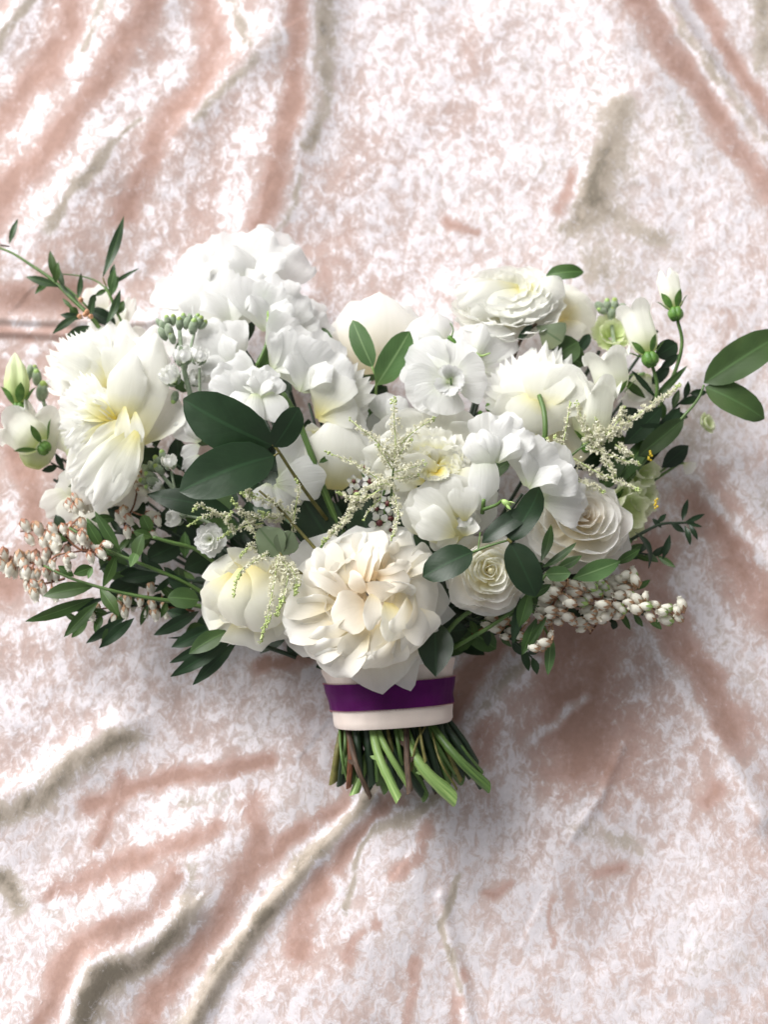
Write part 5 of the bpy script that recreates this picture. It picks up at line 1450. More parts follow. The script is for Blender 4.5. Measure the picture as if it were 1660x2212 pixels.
twig("dark twig behind the ranunculus with one pointed leaf over its top and grey leaves below", [
    ((1180, 596, 5.0), (1262, 588, 5.0), 38, dict(mat=L_mid, N=(0, .3, 1), bow=.1)),
    ((1160, 705, 5.8), (1215, 740, 6.0), 78, dict(mat=L_grey, N=(0, .2, 1), prof='obov')),
    ((1185, 780, 5.6), (1250, 738, 5.4), 70, dict(mat=L_mid, N=(0, .2, 1))),
    ((1200, 750, 5.0), (1262, 790, 5.0), 60, dict(mat=L_mid)),
    ((1120, 735, 5.6), (1150, 700, 5.6), 16, dict(mat=L_dark)),
    ((1250, 760, 4.4), (1275, 722, 4.4), 24, dict(mat=L_dark)),
], [([(1160, 700, 5.4), (1135, 720, 5.4), (1115, 760, 5.2), (1090, 840, 4.8)], 7, 9, S_brown)])
twig("twig reaching off the right edge with two large matt green leaves", [
    ((1522, 828, 6.0), (1690, 722, 6.4), 82, dict(mat=L_olive, N=(.2, .3, 1), bow=.12, nu=9, nv=16)),
    ((1524, 836, 6.0), (1652, 905, 5.6), 72, dict(mat=L_olive, N=(0, .3, 1), bow=.08, nu=9, nv=16)),
], [([(1522, 832, 6.0), (1505, 868, 5.8), (1450, 930, 5.4), (1380, 1010, 4.6)], 5, 8, S_mid)])
twig("broad leaves and pods pointing along the right hand twig, under the feathery spray", [
    ((1380, 985, 5.2), (1478, 905, 5.6), 46, dict(mat=L_olive)),
    ((1380, 1010, 4.6), (1470, 880, 5.0), 40, dict(mat=L_dark)),
    ((1350, 960, 5.6), (1430, 880, 5.4), 44, dict(mat=L_dark)),
    ((1370, 925, 5.6), (1452, 935, 5.4), 34, dict(mat=L_dark, prof='lance')),
    ((1430, 1010, 3.6), (1488, 962, 3.6), 40, dict(mat=L_dark, prof='leaf', N=(.3, .2, 1))),
    ((1330, 1040, 5.0), (1400, 950, 5.0), 40, dict(mat=L_mid)),
    ((1300, 1060, 5.0), (1345, 960, 5.2), 46, dict(mat=L_mid)),
    ((1410, 830, 5.0), (1446, 790, 5.2), 26, dict(mat=L_dark)),
    ((1418, 770, 5.4), (1464, 742, 5.4), 44, dict(mat=L_dark)),
    ((1425, 800, 5.2), (1468, 765, 5.4), 20, dict(mat=L_dark, prof='lance')),
    ((1405, 870, 5.2), (1486, 790, 5.6), 18, dict(mat=L_mid, prof='lance')),
    ((1418, 860, 5.2), (1365, 800, 5.8), 14, dict(mat=L_dark, prof='lance')),
    ((1395, 860, 5.2), (1345, 820, 5.6), 20, dict(mat=L_mid, prof='lance')),
], [([(1480, 900, 5.0), (1420, 960, 5.0), (1330, 1070, 4.4), (1200, 1200, 4.0)], 9, 14, S_mid), ([(1420, 890, 5.2), (1400, 960, 4.8), (1330, 1080, 4.2)], 11, 14, S_mid), ([(1470, 1000, 3.2), (1380, 1060, 3.4)], 6, 8, S_mid)])
# narrow leaved twigs at the top left
twig("trailing stem with short hooked leaves and peach buds, top left, reaching the picture edge", [
    ((20, 528, 4.0), (38, 474, 4.0), 15, dict(mat=L_needle, prof='lance')),
    ((122, 608, 4.6), (108, 542, 5.0), 20, dict(mat=L_mid, prof='lance')),
    ((120, 612, 5.0), (124, 568, 5.8), 20, dict(mat=L_mid, prof='lance', curl=-.2)),
    ((128, 620, 4.6), (56, 598, 4.8), 20, dict(mat=L_needle, prof='lance', bow=.1)),
    ((140, 625, 4.8), (120, 570, 4.8), 16, dict(mat=L_needle, prof='lance')),
    ((112, 600, 4.2), (75, 636, 4.2), 16, dict(mat=L_mid, prof='lance')),
    ((168, 648, 4.8), (175, 590, 5.4), 14, dict(mat=L_needle, prof='lance', bow=-.15)),
    ((190, 662, 5.0), (206, 636, 5.6), 16, dict(mat=L_needle, prof='lance', bow=-.2)),
    ((190, 690, 5.0), (202, 640, 5.6), 17, dict(mat=L_needle, prof='lance', bow=-.15)),
    ((230, 700, 5.2), (260, 626, 5.8), 19, dict(mat=L_needle, prof='lance', bow=-.2)),
    ((175, 680, 4.8), (113, 722, 4.8), 18, dict(mat=L_needle, prof='lance', bow=.2)),
    ((180, 688, 4.4), (130, 680, 4.4), 18, dict(mat=L_dark, prof='lance')),
    ((200, 705, 4.4), (142, 728, 4.4), 22, dict(mat=L_needle, prof='lance', bow=.1)),
    ((170, 680, 4.2), (150, 665, 4.4), 20, dict(mat=L_mid, prof='lance')),
    ((195, 670, 4.0), (250, 700, 4.0), 34, dict(mat=L_dark)),
    ((170, 655, 4.6), (130, 615, 4.6), 14, dict(mat=L_needle, prof='lance')),
    ((160, 670, 4.8), (135, 645, 4.8), 10, dict(mat=L_mid, prof='lance')),
], [([(-15, 531, 3.8), (28, 548, 4.0), (70, 575, 4.2), (112, 604, 4.4), (155, 645, 4.6), (205, 695, 4.8), (230, 740, 4.6)], 5, 12, S_green), ([(0, 530, 3.8), (20, 533, 3.9)], 4, 4, S_brown), ([(130, 612, 4.6), (160, 635, 4.8), (190, 665, 4.8)], 4, 5, S_green)])
t_ = bpy.data.objects["leafy_twig.010"] if "leafy_twig.010" in bpy.data.objects else [o for o in bpy.data.objects if o.name.startswith("leafy_twig")][-1]
t_ = [o for o in bpy.data.objects if o.get('label', '').startswith("trailing stem with short hooked")][0]
for x, y in ((175, 648), (184, 680), (172, 684), (196, 684), (188, 674)):
    v_, f_ = sphere_geo(P(x, y, 5.4), 6.0 * px(5), VD(0, .3, 1), 1.2, ns=7, nr=5)
    mesh_obj("leaf_bud", v_, f_, M_pinkb, t_)
twig("thin stem arching to one long upright blade leaf above the left peony", [
    ((222, 598, 5.2), (268, 466, 5.8), 24, dict(mat=L_needle, prof='lance', bow=-.10, nv=16)),
    ((236, 618, 5.0), (300, 580, 5.2), 10, dict(mat=L_needle, prof='lance')),
    ((240, 612, 5.0), (247, 570, 5.2), 14, dict(mat=L_needle, prof='lance')),
    ((238, 632, 5.0), (248, 582, 5.6), 22, dict(mat=L_light, prof='lance')),
    ((232, 625, 5.0), (205, 640, 5.0), 12, dict(mat=L_mid, prof='lance')),
    ((252, 680, 4.6), (268, 650, 4.8), 22, dict(mat=L_mid, prof='lance')),
    ((240, 640, 5.0), (256, 596, 5.4), 16, dict(mat=L_light, prof='lance')),
], [([(228, 622, 5.0), (238, 640, 5.0), (255, 680, 4.8), (282, 728, 4.6)], 8, 6, S_green), ([(130, 592, 4.4), (170, 596, 4.6), (205, 606, 4.8), (230, 624, 5.0)], 3, 4, S_green), ([(222, 600, 5.2), (230, 622, 5.0)], 3, 4, S_olive)])
# heath sprays: leaves at the lower left
A_ = "andromeda leaves"
twig("leafy spray at the lower left with long leaves fanning down to the left", [
    ((205, 1290, 6.0), (55, 1342, 6.2), 30, dict(mat=L_mid, prof='lance', bow=.06, N=(0, -.3, 1))),
    ((200, 1268, 6.2), (92, 1288, 6.6), 36, dict(mat=L_mid, prof='leaf', bow=.1, N=(0, .3, 1))),
    ((212, 1300, 6.0), (138, 1376, 6.0), 28, dict(mat=L_mid, prof='lance', bow=.1)),
    ((216, 1272, 6.8), (257, 1332, 7.0), 30, dict(mat=L_mid, prof='lance', bow=.1, N=(.4, .1, 1))),
    ((250, 1200, 6.4), (222, 1268, 7.2), 26, dict(mat=L_mid, prof='lance', N=(.5, 0, 1))),
    ((290, 1335, 5.2), (214, 1400, 5.0), 26, dict(mat=L_dark, prof='leaf')),
    ((270, 1335, 5.0), (185, 1390, 5.0), 22, dict(mat=L_dark, prof='leaf')),
    ((200, 1225, 6.4), (158, 1240, 6.8), 26, dict(mat=L_mid, prof='leaf')),
    ((200, 1225, 6.4), (190, 1250, 6.6), 12, dict(mat=L_light, prof='lance')),
    ((230, 1290, 5.6), (130, 1325, 5.4), 18, dict(mat=L_dark, prof='lance')),
    ((250, 1345, 5.0), (222, 1398, 5.0), 26, dict(mat=L_mid, prof='leaf')),
    ((160, 1245, 5.6), (125, 1222, 5.8), 20, dict(mat=L_mid, prof='leaf')),
], [([(95, 1222, 6.0), (150, 1248, 6.2), (220, 1270, 6.2), (300, 1288, 6.0), (380, 1300, 5.6), (460, 1315, 5.0)], 5, 11, S_mid)], group="andromeda greenery")
twig("leafy stem with upright pointed leaves between the heath bells and the small stock bloom", [
    ((222, 1185, 6.6), (188, 1128, 7.2), 26, dict(mat=L_mid, prof='leaf')),
    ((262, 1195, 6.6), (205, 1105, 7.2), 26, dict(mat=L_mid, prof='lance')),
    ((240, 1180, 5.6), (208, 1140, 6.0), 12, dict(mat=L_dark, prof='lance')),
    ((292, 1212, 7.0), (310, 1152, 7.6), 34, dict(mat=L_mid, prof='leaf', N=(-.5, .2, 1))),
    ((296, 1190, 7.0), (282, 1225, 7.8), 22, dict(mat=L_light, prof='lance')),
    ((330, 1160, 6.8), (288, 1148, 7.0), 22, dict(mat=L_mid, prof='leaf')),
    ((325, 1148, 6.8), (308, 1112, 7.2), 28, dict(mat=L_mid, prof='oval')),
    ((400, 1205, 6.2), (400, 1148, 6.8), 24, dict(mat=L_mid, prof='leaf')),
    ((345, 1240, 5.2), (258, 1252, 5.4), 26, dict(mat=L_dark, prof='leaf')),
    ((250, 1120, 5.6), (196, 1122, 5.8), 22, dict(mat=L_mid, prof='leaf')),
    ((275, 1115, 5.6), (232, 1100, 5.8), 30, dict(mat=L_dark, prof='leaf')),
    ((140, 1150, 3.8), (120, 1112, 4.0), 26, dict(mat=L_dark, prof='leaf')),
    ((412, 1270, 5.6), (362, 1248, 6.0), 34, dict(mat=L_dark, prof='leaf')),
    ((430, 1296, 6.2), (362, 1290, 6.6), 46, dict(mat=L_mid, prof='oval', N=(0, .3, 1))),
], [([(150, 1140, 6.0), (215, 1180, 6.4), (280, 1208, 6.6), (340, 1232, 6.4), (400, 1258, 5.8), (450, 1290, 5.0)], 5, 10, S_mid), ([(330, 1160, 7.0), (370, 1172, 6.8), (420, 1185, 6.4), (470, 1220, 5.6)], 8, 10, S_mid)], group="andromeda greenery")
twig("fan of dark leaves pointing down left from under the cream rose", [
    ((500, 1372, 5.6), (362, 1408 - 30, 5.6), 10, dict(mat=L_dark, prof='lance')),
    ((430, 1320, 5.8), (332, 1372, 5.8), 30, dict(mat=L_dark, prof='lance', bow=.12, N=(0, -.1, 1))),
    ((470, 1350, 5.8), (370, 1398, 5.6), 34, dict(mat=L_dark, prof='leaf', bow=.1)),
    ((495, 1362, 6.2), (408, 1412, 6.0), 40, dict(mat=L_mid, prof='leaf', bow=.12, N=(0, .3, 1))),
    ((490, 1375, 5.6), (366, 1432, 5.2), 26, dict(mat=L_dark, prof='lance', bow=.1)),
    ((505, 1378, 5.8), (368, 1462, 5.4), 34, dict(mat=L_dark, prof='lance', bow=.08)),
    ((512, 1385, 5.2), (416, 1480, 4.8), 30, dict(mat=L_dark, prof='lance', bow=.1)),
    ((440, 1350, 5.4), (400, 1370, 5.8), 30, dict(mat=L_mid, prof='leaf')),
    ((420, 1335, 5.6), (360, 1320, 5.6), 30, dict(mat=L_dark, prof='leaf')),
], [([(450, 1330, 5.4), (520, 1375, 5.2), (640, 1420, 4.6)], 7, 10, S_dark)], group="andromeda greenery")
# right heath leaves
twig("spray of upright serrated leaves standing before the right garden rose", [
    ((1170, 1212, 9.0), (1192, 1132, 9.4), 26, dict(mat=L_mid, prof='lance', N=(-.6, .1, 1), bow=-.1)),
    ((1172, 1226, 8.6), (1246, 1172, 9.0), 20, dict(mat=L_mid, prof='lance', N=(-.4, .5, 1), bow=-.1)),
    ((1200, 1228, 8.0), (1258, 1200, 8.4), 26, dict(mat=L_mid, prof='lance', N=(-.3, .6, 1), bow=-.1)),
    ((1238, 1250, 7.4), (1342, 1212, 7.6), 44, dict(mat=L_light, prof='leaf', bow=.08)),
    ((1180, 1240, 8.2), (1234, 1238, 8.6), 34, dict(mat=L_light, prof='oval')),
    ((1330, 1218, 6.2), (1384, 1186, 6.4), 22, dict(mat=L_mid, prof='leaf')),
    ((1140, 1290, 8.6), (1192, 1262, 8.6), 22, dict(mat=L_mid, prof='leaf')),
    ((1145, 1275, 8.0), (1122, 1355, 7.6), 34, dict(mat=L_mid, prof='lance')),
    ((1125, 1290, 7.6), (1108, 1392, 7.0), 24, dict(mat=L_dark, prof='lance')),
    ((1160, 1335, 7.2), (1128, 1415, 6.8), 28, dict(mat=L_mid, prof='lance')),
    ((1182, 1330, 7.2), (1132, 1412, 6.9), 18, dict(mat=L_mid, prof='lance')),
    ((1192, 1370, 6.4), (1184, 1458, 6.0), 24, dict(mat=L_light, prof='lance')),
    ((1240, 1320, 5.0), (1290, 1340, 5.0), 26, dict(mat=L_dark, prof='leaf')),
    ((1330, 1340, 4.6), (1325, 1360, 4.6), 16, dict(mat=L_dark, prof='leaf')),
], [([(1185, 1235, 8.0), (1140, 1290, 7.6), (1080, 1340, 6.6), (980, 1400, 5.2)], 7, 9, S_green), ([(1185, 1370, 6.6), (1150, 1320, 7.0), (1100, 1330, 6.8)], 5, 6, S_green)], group="andromeda greenery")
twig("dark curled needle leaved sprig hanging out at the right, above the shadow", [
    ((1370, 1148, 4.8), (1402, 1228, 4.6), 20, dict(mat=L_dark, prof='lance', bow=.25, N=(.8, .1, 1))),
    ((1448, 1155, 4.2), (1432, 1208, 4.0), 16, dict(mat=L_dark, prof='lance', bow=.1)),
    ((1475, 1125, 4.0), (1487, 1078, 4.2), 14, dict(mat=L_dark, prof='lance', bow=-.1)),
    ((1478, 1130, 4.0), (1524, 1110, 4.0), 12, dict(mat=L_dark, prof='lance')),
    ((1478, 1128, 4.0), (1518, 1138, 3.9), 9, dict(mat=L_dark, prof='lance')),
    ((1480, 1135, 4.0), (1492, 1178, 3.9), 13, dict(mat=L_dark, prof='lance', bow=.2)),
    ((1488, 1132, 4.0), (1508, 1166, 3.9), 12, dict(mat=L_dark, prof='lance', bow=.2)),
    ((1450, 1130, 4.2), (1480, 1150, 4.2), 14, dict(mat=L_dark, prof='lance')),
    ((1430, 1140, 4.2), (1410, 1120, 4.2), 12, dict(mat=L_dark, prof='lance')),
    ((1370, 1275, 4.4), (1406, 1252, 4.4), 14, dict(mat=L_mid, prof='lance', bow=.1)),
    ((1365, 1290, 4.2), (1400, 1290, 4.2), 14, dict(mat=L_dark, prof='lance')),
    ((1420, 1130, 4.2), (1440, 1110, 4.2), 12, dict(mat=L_dark, prof='lance')),
], [([(1500, 1128, 3.9), (1465, 1130, 4.1), (1420, 1135, 4.2), (1340, 1180, 4.2), (1220, 1250, 4.4)], 5, 9, S_dark)])
twig("black green pointed leaf hanging over the ribbon just right of the big rose", [
    ((940, 1340, 6.6), (942, 1462, 7.6), 78, dict(prof='leaf', N=(0, .2, 1), bow=.05, nu=9)),
    ((905, 1130, 8.0), (960, 1210, 7.6), 66, dict(N=(0, 0, 1))),
    ((720, 1180, 6.4), (650, 1070, 6.8), 110, dict(N=(0, 0, 1), nu=9)),
    ((800, 1180, 6.4), (775, 1070, 6.8), 80, dict(N=(0, 0, 1), nu=9)),
    ((880, 1080, 6.8), (905, 1180, 6.8), 60, dict(N=(0, 0, 1), nu=9)),
], [([(960, 1250, 6.0), (940, 1340, 6.2), (920, 1400, 5.4)], 6, 8, S_dark), ([(1030, 1310, 6.4), (980, 1350, 6.0), (930, 1420, 5.2)], 9, 12, S_mid)])

def fine(label, pts, n, L, W, mats, hb, sgn=1):
    q = [pts[0], pts[1], pts[2]]
    lv = []
    for i in range(n):
        f_ = i / n
        k = 0 if f_ < .5 else 1
        g = (f_ - .5 * k) * 2
        x, y, h = [q[k][m_] + (q[k + 1][m_] - q[k][m_]) * g for m_ in range(3)]
        an = math.atan2(-(q[0][1] - q[2][1]), q[0][0] - q[2][0]) + (0.7 if i % 2 else -0.7) + RN.uniform(-.35, .35)
        r = L * RN.uniform(.7, 1.15)
        lv.append(((x, y, h), (x + math.cos(an) * r, y - math.sin(an) * r, h + RN.uniform(-.6, .6)), W * RN.uniform(.8, 1.2), dict(mat=RN.choice(mats), prof=RN.choice(['lance', 'leaf']), bow=RN.uniform(-.05, .15), N=(RN.uniform(-.5, .5), RN.uniform(-.4, .4), 1))))
    twig(label, lv, [(pts, 4, 8, S_dark)], group="andromeda greenery")
fine("fine leafed sprig low at the left, below the andromeda bells", [(175, 1345, 3.6), (280, 1310, 4.0), (420, 1290, 4.4)], 14, 50, 17, [L_mid, L_dark], 4)
fine("fine leafed sprig between the two left green stems", [(230, 1215, 4.8), (330, 1235, 4.8), (440, 1260, 4.8)], 13, 46, 18, [L_mid, L_dark, L_dark], 5)
fine("fine leafed sprig behind the left heath bells", [(120, 1175, 3.8), (230, 1150, 4.2), (370, 1170, 4.6)], 13, 44, 17, [L_mid, L_dark], 4)
fine("fine leafed sprig below the pale green lisianthus at the right", [(1420, 1200, 3.8), (1340, 1195, 4.2), (1200, 1230, 4.6)], 12, 46, 16, [L_mid, L_dark], 4)
fine("fine leafed sprig behind the longest andromeda spray", [(1400, 1330, 3.8), (1300, 1310, 4.2), (1150, 1310, 4.8)], 13, 44, 16, [L_mid, L_dark], 4)
fine("fine leafed sprig hanging under the small tight rose", [(1150, 1420, 4.6), (1090, 1370, 4.8), (1000, 1330, 4.8)], 11, 44, 18, [L_mid, L_dark], 4)
fine("fine leafed sprig reaching out between the right bellflowers", [(1490, 850, 4.0), (1420, 920, 4.4), (1330, 1020, 4.6)], 12, 48, 18, [L_mid, L_dark], 4)
fine("fine leafed sprig beside the lowest left bellflowers", [(110, 1000, 3.0), (190, 1040, 3.4), (320, 1090, 4.0)], 11, 46, 16, [L_mid, L_dark], 4)

# dark greenery deep inside the bouquet
def deep(label, x0, y0, x1, y1, h, n, mats=None, W=(38, 60)):
    t = thing("foliage_sprig", label, "foliage", P(x1, y1, h), "dark foliage inside the bouquet")
    tube(t, "stem", S_dark, [(x0, y0, h + .8), ((x0 + x1) / 2, (y0 + y1) / 2 - 10, h + .2), (x1, y1, h - .3)], 5, 9, ns=6)
    for i in range(n):
        f_ = (i + .3) / n
        x, y = x0 + (x1 - x0) * f_, y0 + (y1 - y0) * f_
        an = math.atan2(-(y0 - y1), x0 - x1) + (0.8 if i % 2 else -0.8) + RN.uniform(-.4, .4)
        r = RN.uniform(55, 90)
        leaf(t, RN.choice(mats or [L_dark, L_dark, L_dark, L_mid]), (x, y, h), (x + math.cos(an) * r, y - math.sin(an) * r, h + RN.uniform(-.8, .8)), RN.uniform(*W), prof=RN.choice(['leaf', 'oval', 'lance']), N=(RN.uniform(-.4, .4), RN.uniform(-.2, .5), 1), nu=5, nv=9)
DP = [("under the far left peony", 330, 960, 560, 1180, 4.6), ("below the left stock buds", 300, 1120, 560, 1260, 4.2), ("under the heath bells at the lower left", 260, 1250, 540, 1330, 3.6),
      ("behind the big dark leaf pair", 450, 900, 640, 1150, 5.0), ("in the dark gap above the large rose", 680, 1040, 800, 1230, 5.2), ("behind the fluffy central plume", 790, 930, 830, 1200, 5.2),
      ("beneath the double peony", 950, 1060, 880, 1300, 5.4), ("below the delphinium florets", 930, 830, 880, 1100, 4.6), ("under the spiky peony", 1110, 860, 1000, 1130, 4.4),
      ("beneath the right hand feathery spray", 1330, 900, 1130, 1130, 4.2), ("beneath the right garden rose", 1290, 1150, 1080, 1300, 4.4), ("beneath the small tight rose", 1150, 1280, 950, 1390, 4.4),
      ("below the pale sweet pea cloud", 520, 740, 680, 1010, 4.4), ("deep behind the stock spike", 400, 790, 600, 1050, 4.0), ("just above the ribbon on the right", 1010, 1250, 900, 1420, 4.6), ("just above the ribbon on the left", 640, 1350, 780, 1420, 4.4)]
DP += [("flat on the cloth at the left", 420, 1120, 620, 1290, 1.6), ("flat on the cloth left of the middle", 560, 1000, 740, 1230, 1.8), ("flat on the cloth behind the tulip", 780, 820, 820, 1060, 1.8),
       ("flat on the cloth right of the middle", 1080, 960, 960, 1200, 1.8), ("flat on the cloth under the right roses", 1230, 1130, 1040, 1300, 1.6), ("flat on the cloth beside the ribbon", 1100, 1290, 920, 1400, 1.4),
       ("flat on the cloth under the lower left fan", 560, 1330, 740, 1400, 1.5)]
for lb, a, b_, c, d, h in DP:
    deep("dark leafy sprig " + lb, a, b_, c, d, h, 9)

# ================================================================ heath bells (andromeda)
bp_ = [(.12, 0.02), (.33, .10), (.46, .30), (.48, .54), (.38, .80), (.22, .96), (.28, 1.05)]
v_, f_ = lathe(bp_, ns=10, lobes=5, lob=.05, ribs=5, rib=.04)
ME_bell = shared_mesh("heath_bell", v_, f_, M_bellw)
def calyx_mesh(mat, name):
    vs, fs = [], []
    for i in range(5):
        a = 6.283 * i / 5
        k = len(vs)
        for r, z, w_ in ((.14, -.03, .14), (.40, .12, .21), (.49, .46, .03)):
            for s_ in (-1, 1):
                vs.append(Vector((math.cos(a) * r * 1.04 - math.sin(a) * w_ * s_, math.sin(a) * r * 1.04 + math.cos(a) * w_ * s_, z)))
        fs += [(k, k + 1, k + 3, k + 2), (k + 2, k + 3, k + 5, k + 4)]
    a, b = lathe([(.03, -.14), (.10, -.10), (.16, .0)], ns=6)
    o = len(vs)
    vs += a
    fs += [tuple(i + o for i in q) for q in b]
    return shared_mesh(name, vs, fs, mat)
ME_cr, ME_cb, ME_cg = calyx_mesh(M_redc, "red_calyx"), calyx_mesh(M_brownc, "tan_calyx"), calyx_mesh(M_limec, "lime_calyx")

def spray(label, bells, stalk, size, dirn, cal, hb, group="andromeda sprays", smat=None, jit=.35, st=1.3):
    t = thing("andromeda_spray", label, "andromeda spray", P(*stalk[0]), group)
    tube(t, "stem", smat or S_rust, stalk, 3.5, 6, ns=6, lump=.15)
    q = crom([P(*p) for p in stalk], 8)
    ped = []
    for (x, y, *e) in bells:
        h = hb + RN.uniform(-.35, .45)
        c = P(x, y, h)
        dx, dy = e[:2] if len(e) >= 2 else dirn
        d = VD(dx + RN.uniform(-jit, jit), dy + RN.uniform(-jit, jit), RN.uniform(-.1, .5))
        s_ = size * px(h) * RN.uniform(.60, .90)
        M = aim(c - d * s_ * .6 * st, d, s_, RN.random() * 6, st)
        b = shared("bell", ME_bell, t, M)
        cx = bpy.data.objects.new("calyx", RN.choice(cal))
        COL.objects.link(cx)
        cx.parent = b
        if cal[0] is not ME_cr:
            cx.scale = (1.05, 1.05, 1.05)
        base = c - d * s_ * .65 * st
        near = min(q, key=lambda p: (p - base).length)
        if (near - base).length < 0.03:
            vs, fs, _ = tube_geo([near, (near + base) / 2 - d * .0012, base], .0005, .0006, ns=4, n=2)
            ped.append((vs, fs))
    if ped:
        v_, f_ = join_geo(ped)
        mesh_obj("flower_stalk", v_, f_, M_redc if cal[0] is ME_cr else M_brownc, t, kind="stuff")
    return t

b6 = lambda L_: [(1095.6 + p[0] * .28, 996 + p[1] * .28, *p[2:]) for p in L_]
b1 = lambda L_: [(p[0] * .28, 830 + p[1] * .28, *p[2:]) for p in L_]
p6 = lambda L_: [(p[0] * .30, 1095.6 + p[1] * .30, *p[2:]) for p in L_]
CB = [ME_cb, ME_cb, ME_cg]
spray("longest andromeda spray, ivory bells in two rows pointing right, curled tip", b6([(685, 1012), (775, 1010), (860, 1035), (925, 1028), (990, 1055), (620, 1045), (780, 1080), (730, 1105), (930, 1088), (885, 1142), (985, 1140), (1068, 1040, .0, 1), (1140, 1102), (1190, 1165), (1100, 1198), (1220, 1225), (1228, 1130), (1345, 1092, -.2, 1), (1322, 1207), (1060, 1120), (1310, 1140, -.5, .8), (560, 1080), (850, 1110)]),
      [(1482, 1318, 5.2), (1462, 1325, 5.2), (1400, 1312, 5.6), (1330, 1300, 6.0), (1260, 1290, 6.2), (1180, 1280, 6.0)], 26, (-1, .35), CB, 6.2)
spray("short andromeda cluster beside the two leaves at the right of the small rose", b6([(340, 872), (400, 885), (320, 920), (335, 960), (380, 985), (310, 1035), (290, 1060), (430, 940), (360, 1000), (440, 1055), (510, 1010), (480, 1095), (395, 930)]),
      [(1225, 1262, 7.6), (1205, 1290, 7.2), (1180, 1330, 6.6)], 26, (-1, .3), [ME_cb], 7.4)
spray("lower left andromeda cluster of the right side, tan calyxes bunched together", b6([(290, 1110), (262, 1150), (240, 1195), (330, 1150), (400, 1165), (390, 1240), (330, 1195), (460, 1200), (370, 1100), (245, 1430), (280, 1400), (338, 1340, .2, 1), (200, 1440), (300, 1240), (420, 1110), (500, 1240)]),
      [(1215, 1330, 6.6), (1195, 1345, 6.4), (1160, 1350, 6.0)], 26, (-1, .1), [ME_cb], 6.8)
spray("andromeda spray directly under the light green leaf at the right", b6([(660, 895, -.6, 1), (570, 962), (515, 950), (600, 915), (640, 950), (700, 925), (480, 960), (590, 990), (740, 960)]),
      [(1310, 1255, 6.4), (1260, 1262, 6.4), (1200, 1275, 6.2)], 26, (-1, .4), CB, 6.6)
spray("shaded andromeda tuft at the far right under the last leaf", b6([(900, 932), (975, 850, -.5, 1), (912, 880), (830, 950), (950, 970), (870, 905), (850, 980), (985, 910, -.5, 1), (810, 920), (940, 900), (900, 985), (820, 985)]),
      [(1380, 1240, 5.4), (1345, 1262, 5.2), (1280, 1285, 5.0)], 26, (-1, .1), CB, 5.6)
spray("hanging andromeda cluster beneath the longest spray, twiggy tip", b6([(650, 1172), (610, 1150), (660, 1232), (720, 1222), (600, 1262), (570, 1300), (840, 1190), (700, 1180), (760, 1200), (630, 1200), (790, 1165), (680, 1150), (560, 1240), (740, 1150)]),
      [(1275, 1370, 5.0), (1290, 1340, 5.2), (1260, 1310, 5.2)], 26, (-1, -.1), [ME_cb], 5.6)
spray("andromeda cluster under the small tight rose, mostly in shade", [(1050, 1350), (1068, 1358), (1085, 1345), (1100, 1362), (1120, 1372), (1090, 1375), (1130, 1340), (1110, 1335), (1060, 1335), (1150, 1385)],
      [(1140, 1370, 4.8), (1080, 1345, 5.0), (1020, 1370, 4.6)], 25, (-1, 0), [ME_cb], 5.0)
# left
CR_ = [ME_cr, ME_cr, ME_cb]
spray("left andromeda spray just under the lisianthus, white bells with red caps", b1([(200, 1100), (300, 1130), (410, 1122), (520, 1140), (235, 1205), (340, 1232), (440, 1208), (280, 1110), (490, 1125), (560, 1110), (380, 1180), (640, 1085), (650, 1160), (600, 1140), (575, 1180), (655, 1232), (740, 1252), (430, 1260), (380, 1250)]),
      [(44, 1148, 5.0), (80, 1145, 5.2), (130, 1150, 5.4), (170, 1185, 5.6), (240, 1210, 5.8)], 28, (.5, -1), CR_, 5.4)
spray("andromeda spray running off the left edge of the picture", b1([(270, 1340), (150, 1350), (185, 1400), (30, 1330), (20, 1410), (70, 1440), (110, 1400), (220, 1345), (360, 1312), (440, 1298), (-10, 1380), (110, 1460), (300, 1380), (180, 1460), (240, 1470), (350, 1350), (520, 1282)]),
      [(-10, 1228, 4.6), (40, 1212, 4.8), (90, 1222, 5.0), (150, 1240, 5.4)], 28, (.2, -1), CR_, 5.0)
spray("andromeda bells dangling below the left sprays above the long leaves", p6([(225, 590), (290, 570), (250, 640), (230, 500), (270, 490), (355, 500), (400, 500), (330, 480), (200, 560), (395, 637), (250, 560), (310, 600), (190, 480)]),
      [(60, 1240, 4.8), (90, 1260, 4.8), (140, 1250, 5.2)], 27, (.2, -1), CR_, 5.2)
spray("scattered pinkish andromeda bells in front of the pointed leaves on the left", p6([(655, 372), (735, 342, .8, -.5), (778, 270, .8, -.4), (700, 285, .8, -.3), (480, 388), (492, 430), (380, 420), (520, 350, .9, -.3), (630, 260), (590, 230)]),
      [(145, 1195, 6.2), (190, 1190, 6.6), (240, 1205, 6.6)], 25, (.3, -1), CR_, 6.8)
spray("andromeda bells peeping out under the lower edge of the left peony", b1([(580, 880), (545, 925), (580, 975), (650, 962), (700, 950), (800, 930), (845, 875), (870, 838), (850, 920), (760, 945), (880, 890), (620, 940), (530, 950)]),
      [(150, 1085, 5.4), (200, 1092, 5.4), (250, 1075, 5.2), (290, 1040, 5.0)], 25, (.3, -1), CR_, 5.6)
spray("andromeda bells right of the lowest peony petal, beside the woolly buds", b1([(1095, 750, .8, -.4), (1110, 832, .8, -.5), (1065, 790), (1130, 720), (930, 1030), (985, 1150), (1190, 1165, .9, -.3), (1180, 1010, .9, -.2), (1060, 720), (1000, 1050), (1140, 780), (960, 1000), (1220, 1060)]),
      [(300, 1035, 5.0), (290, 1090, 5.4), (270, 1140, 5.6), (330, 1160, 5.8)], 28, (.5, -1), CR_, 5.8)
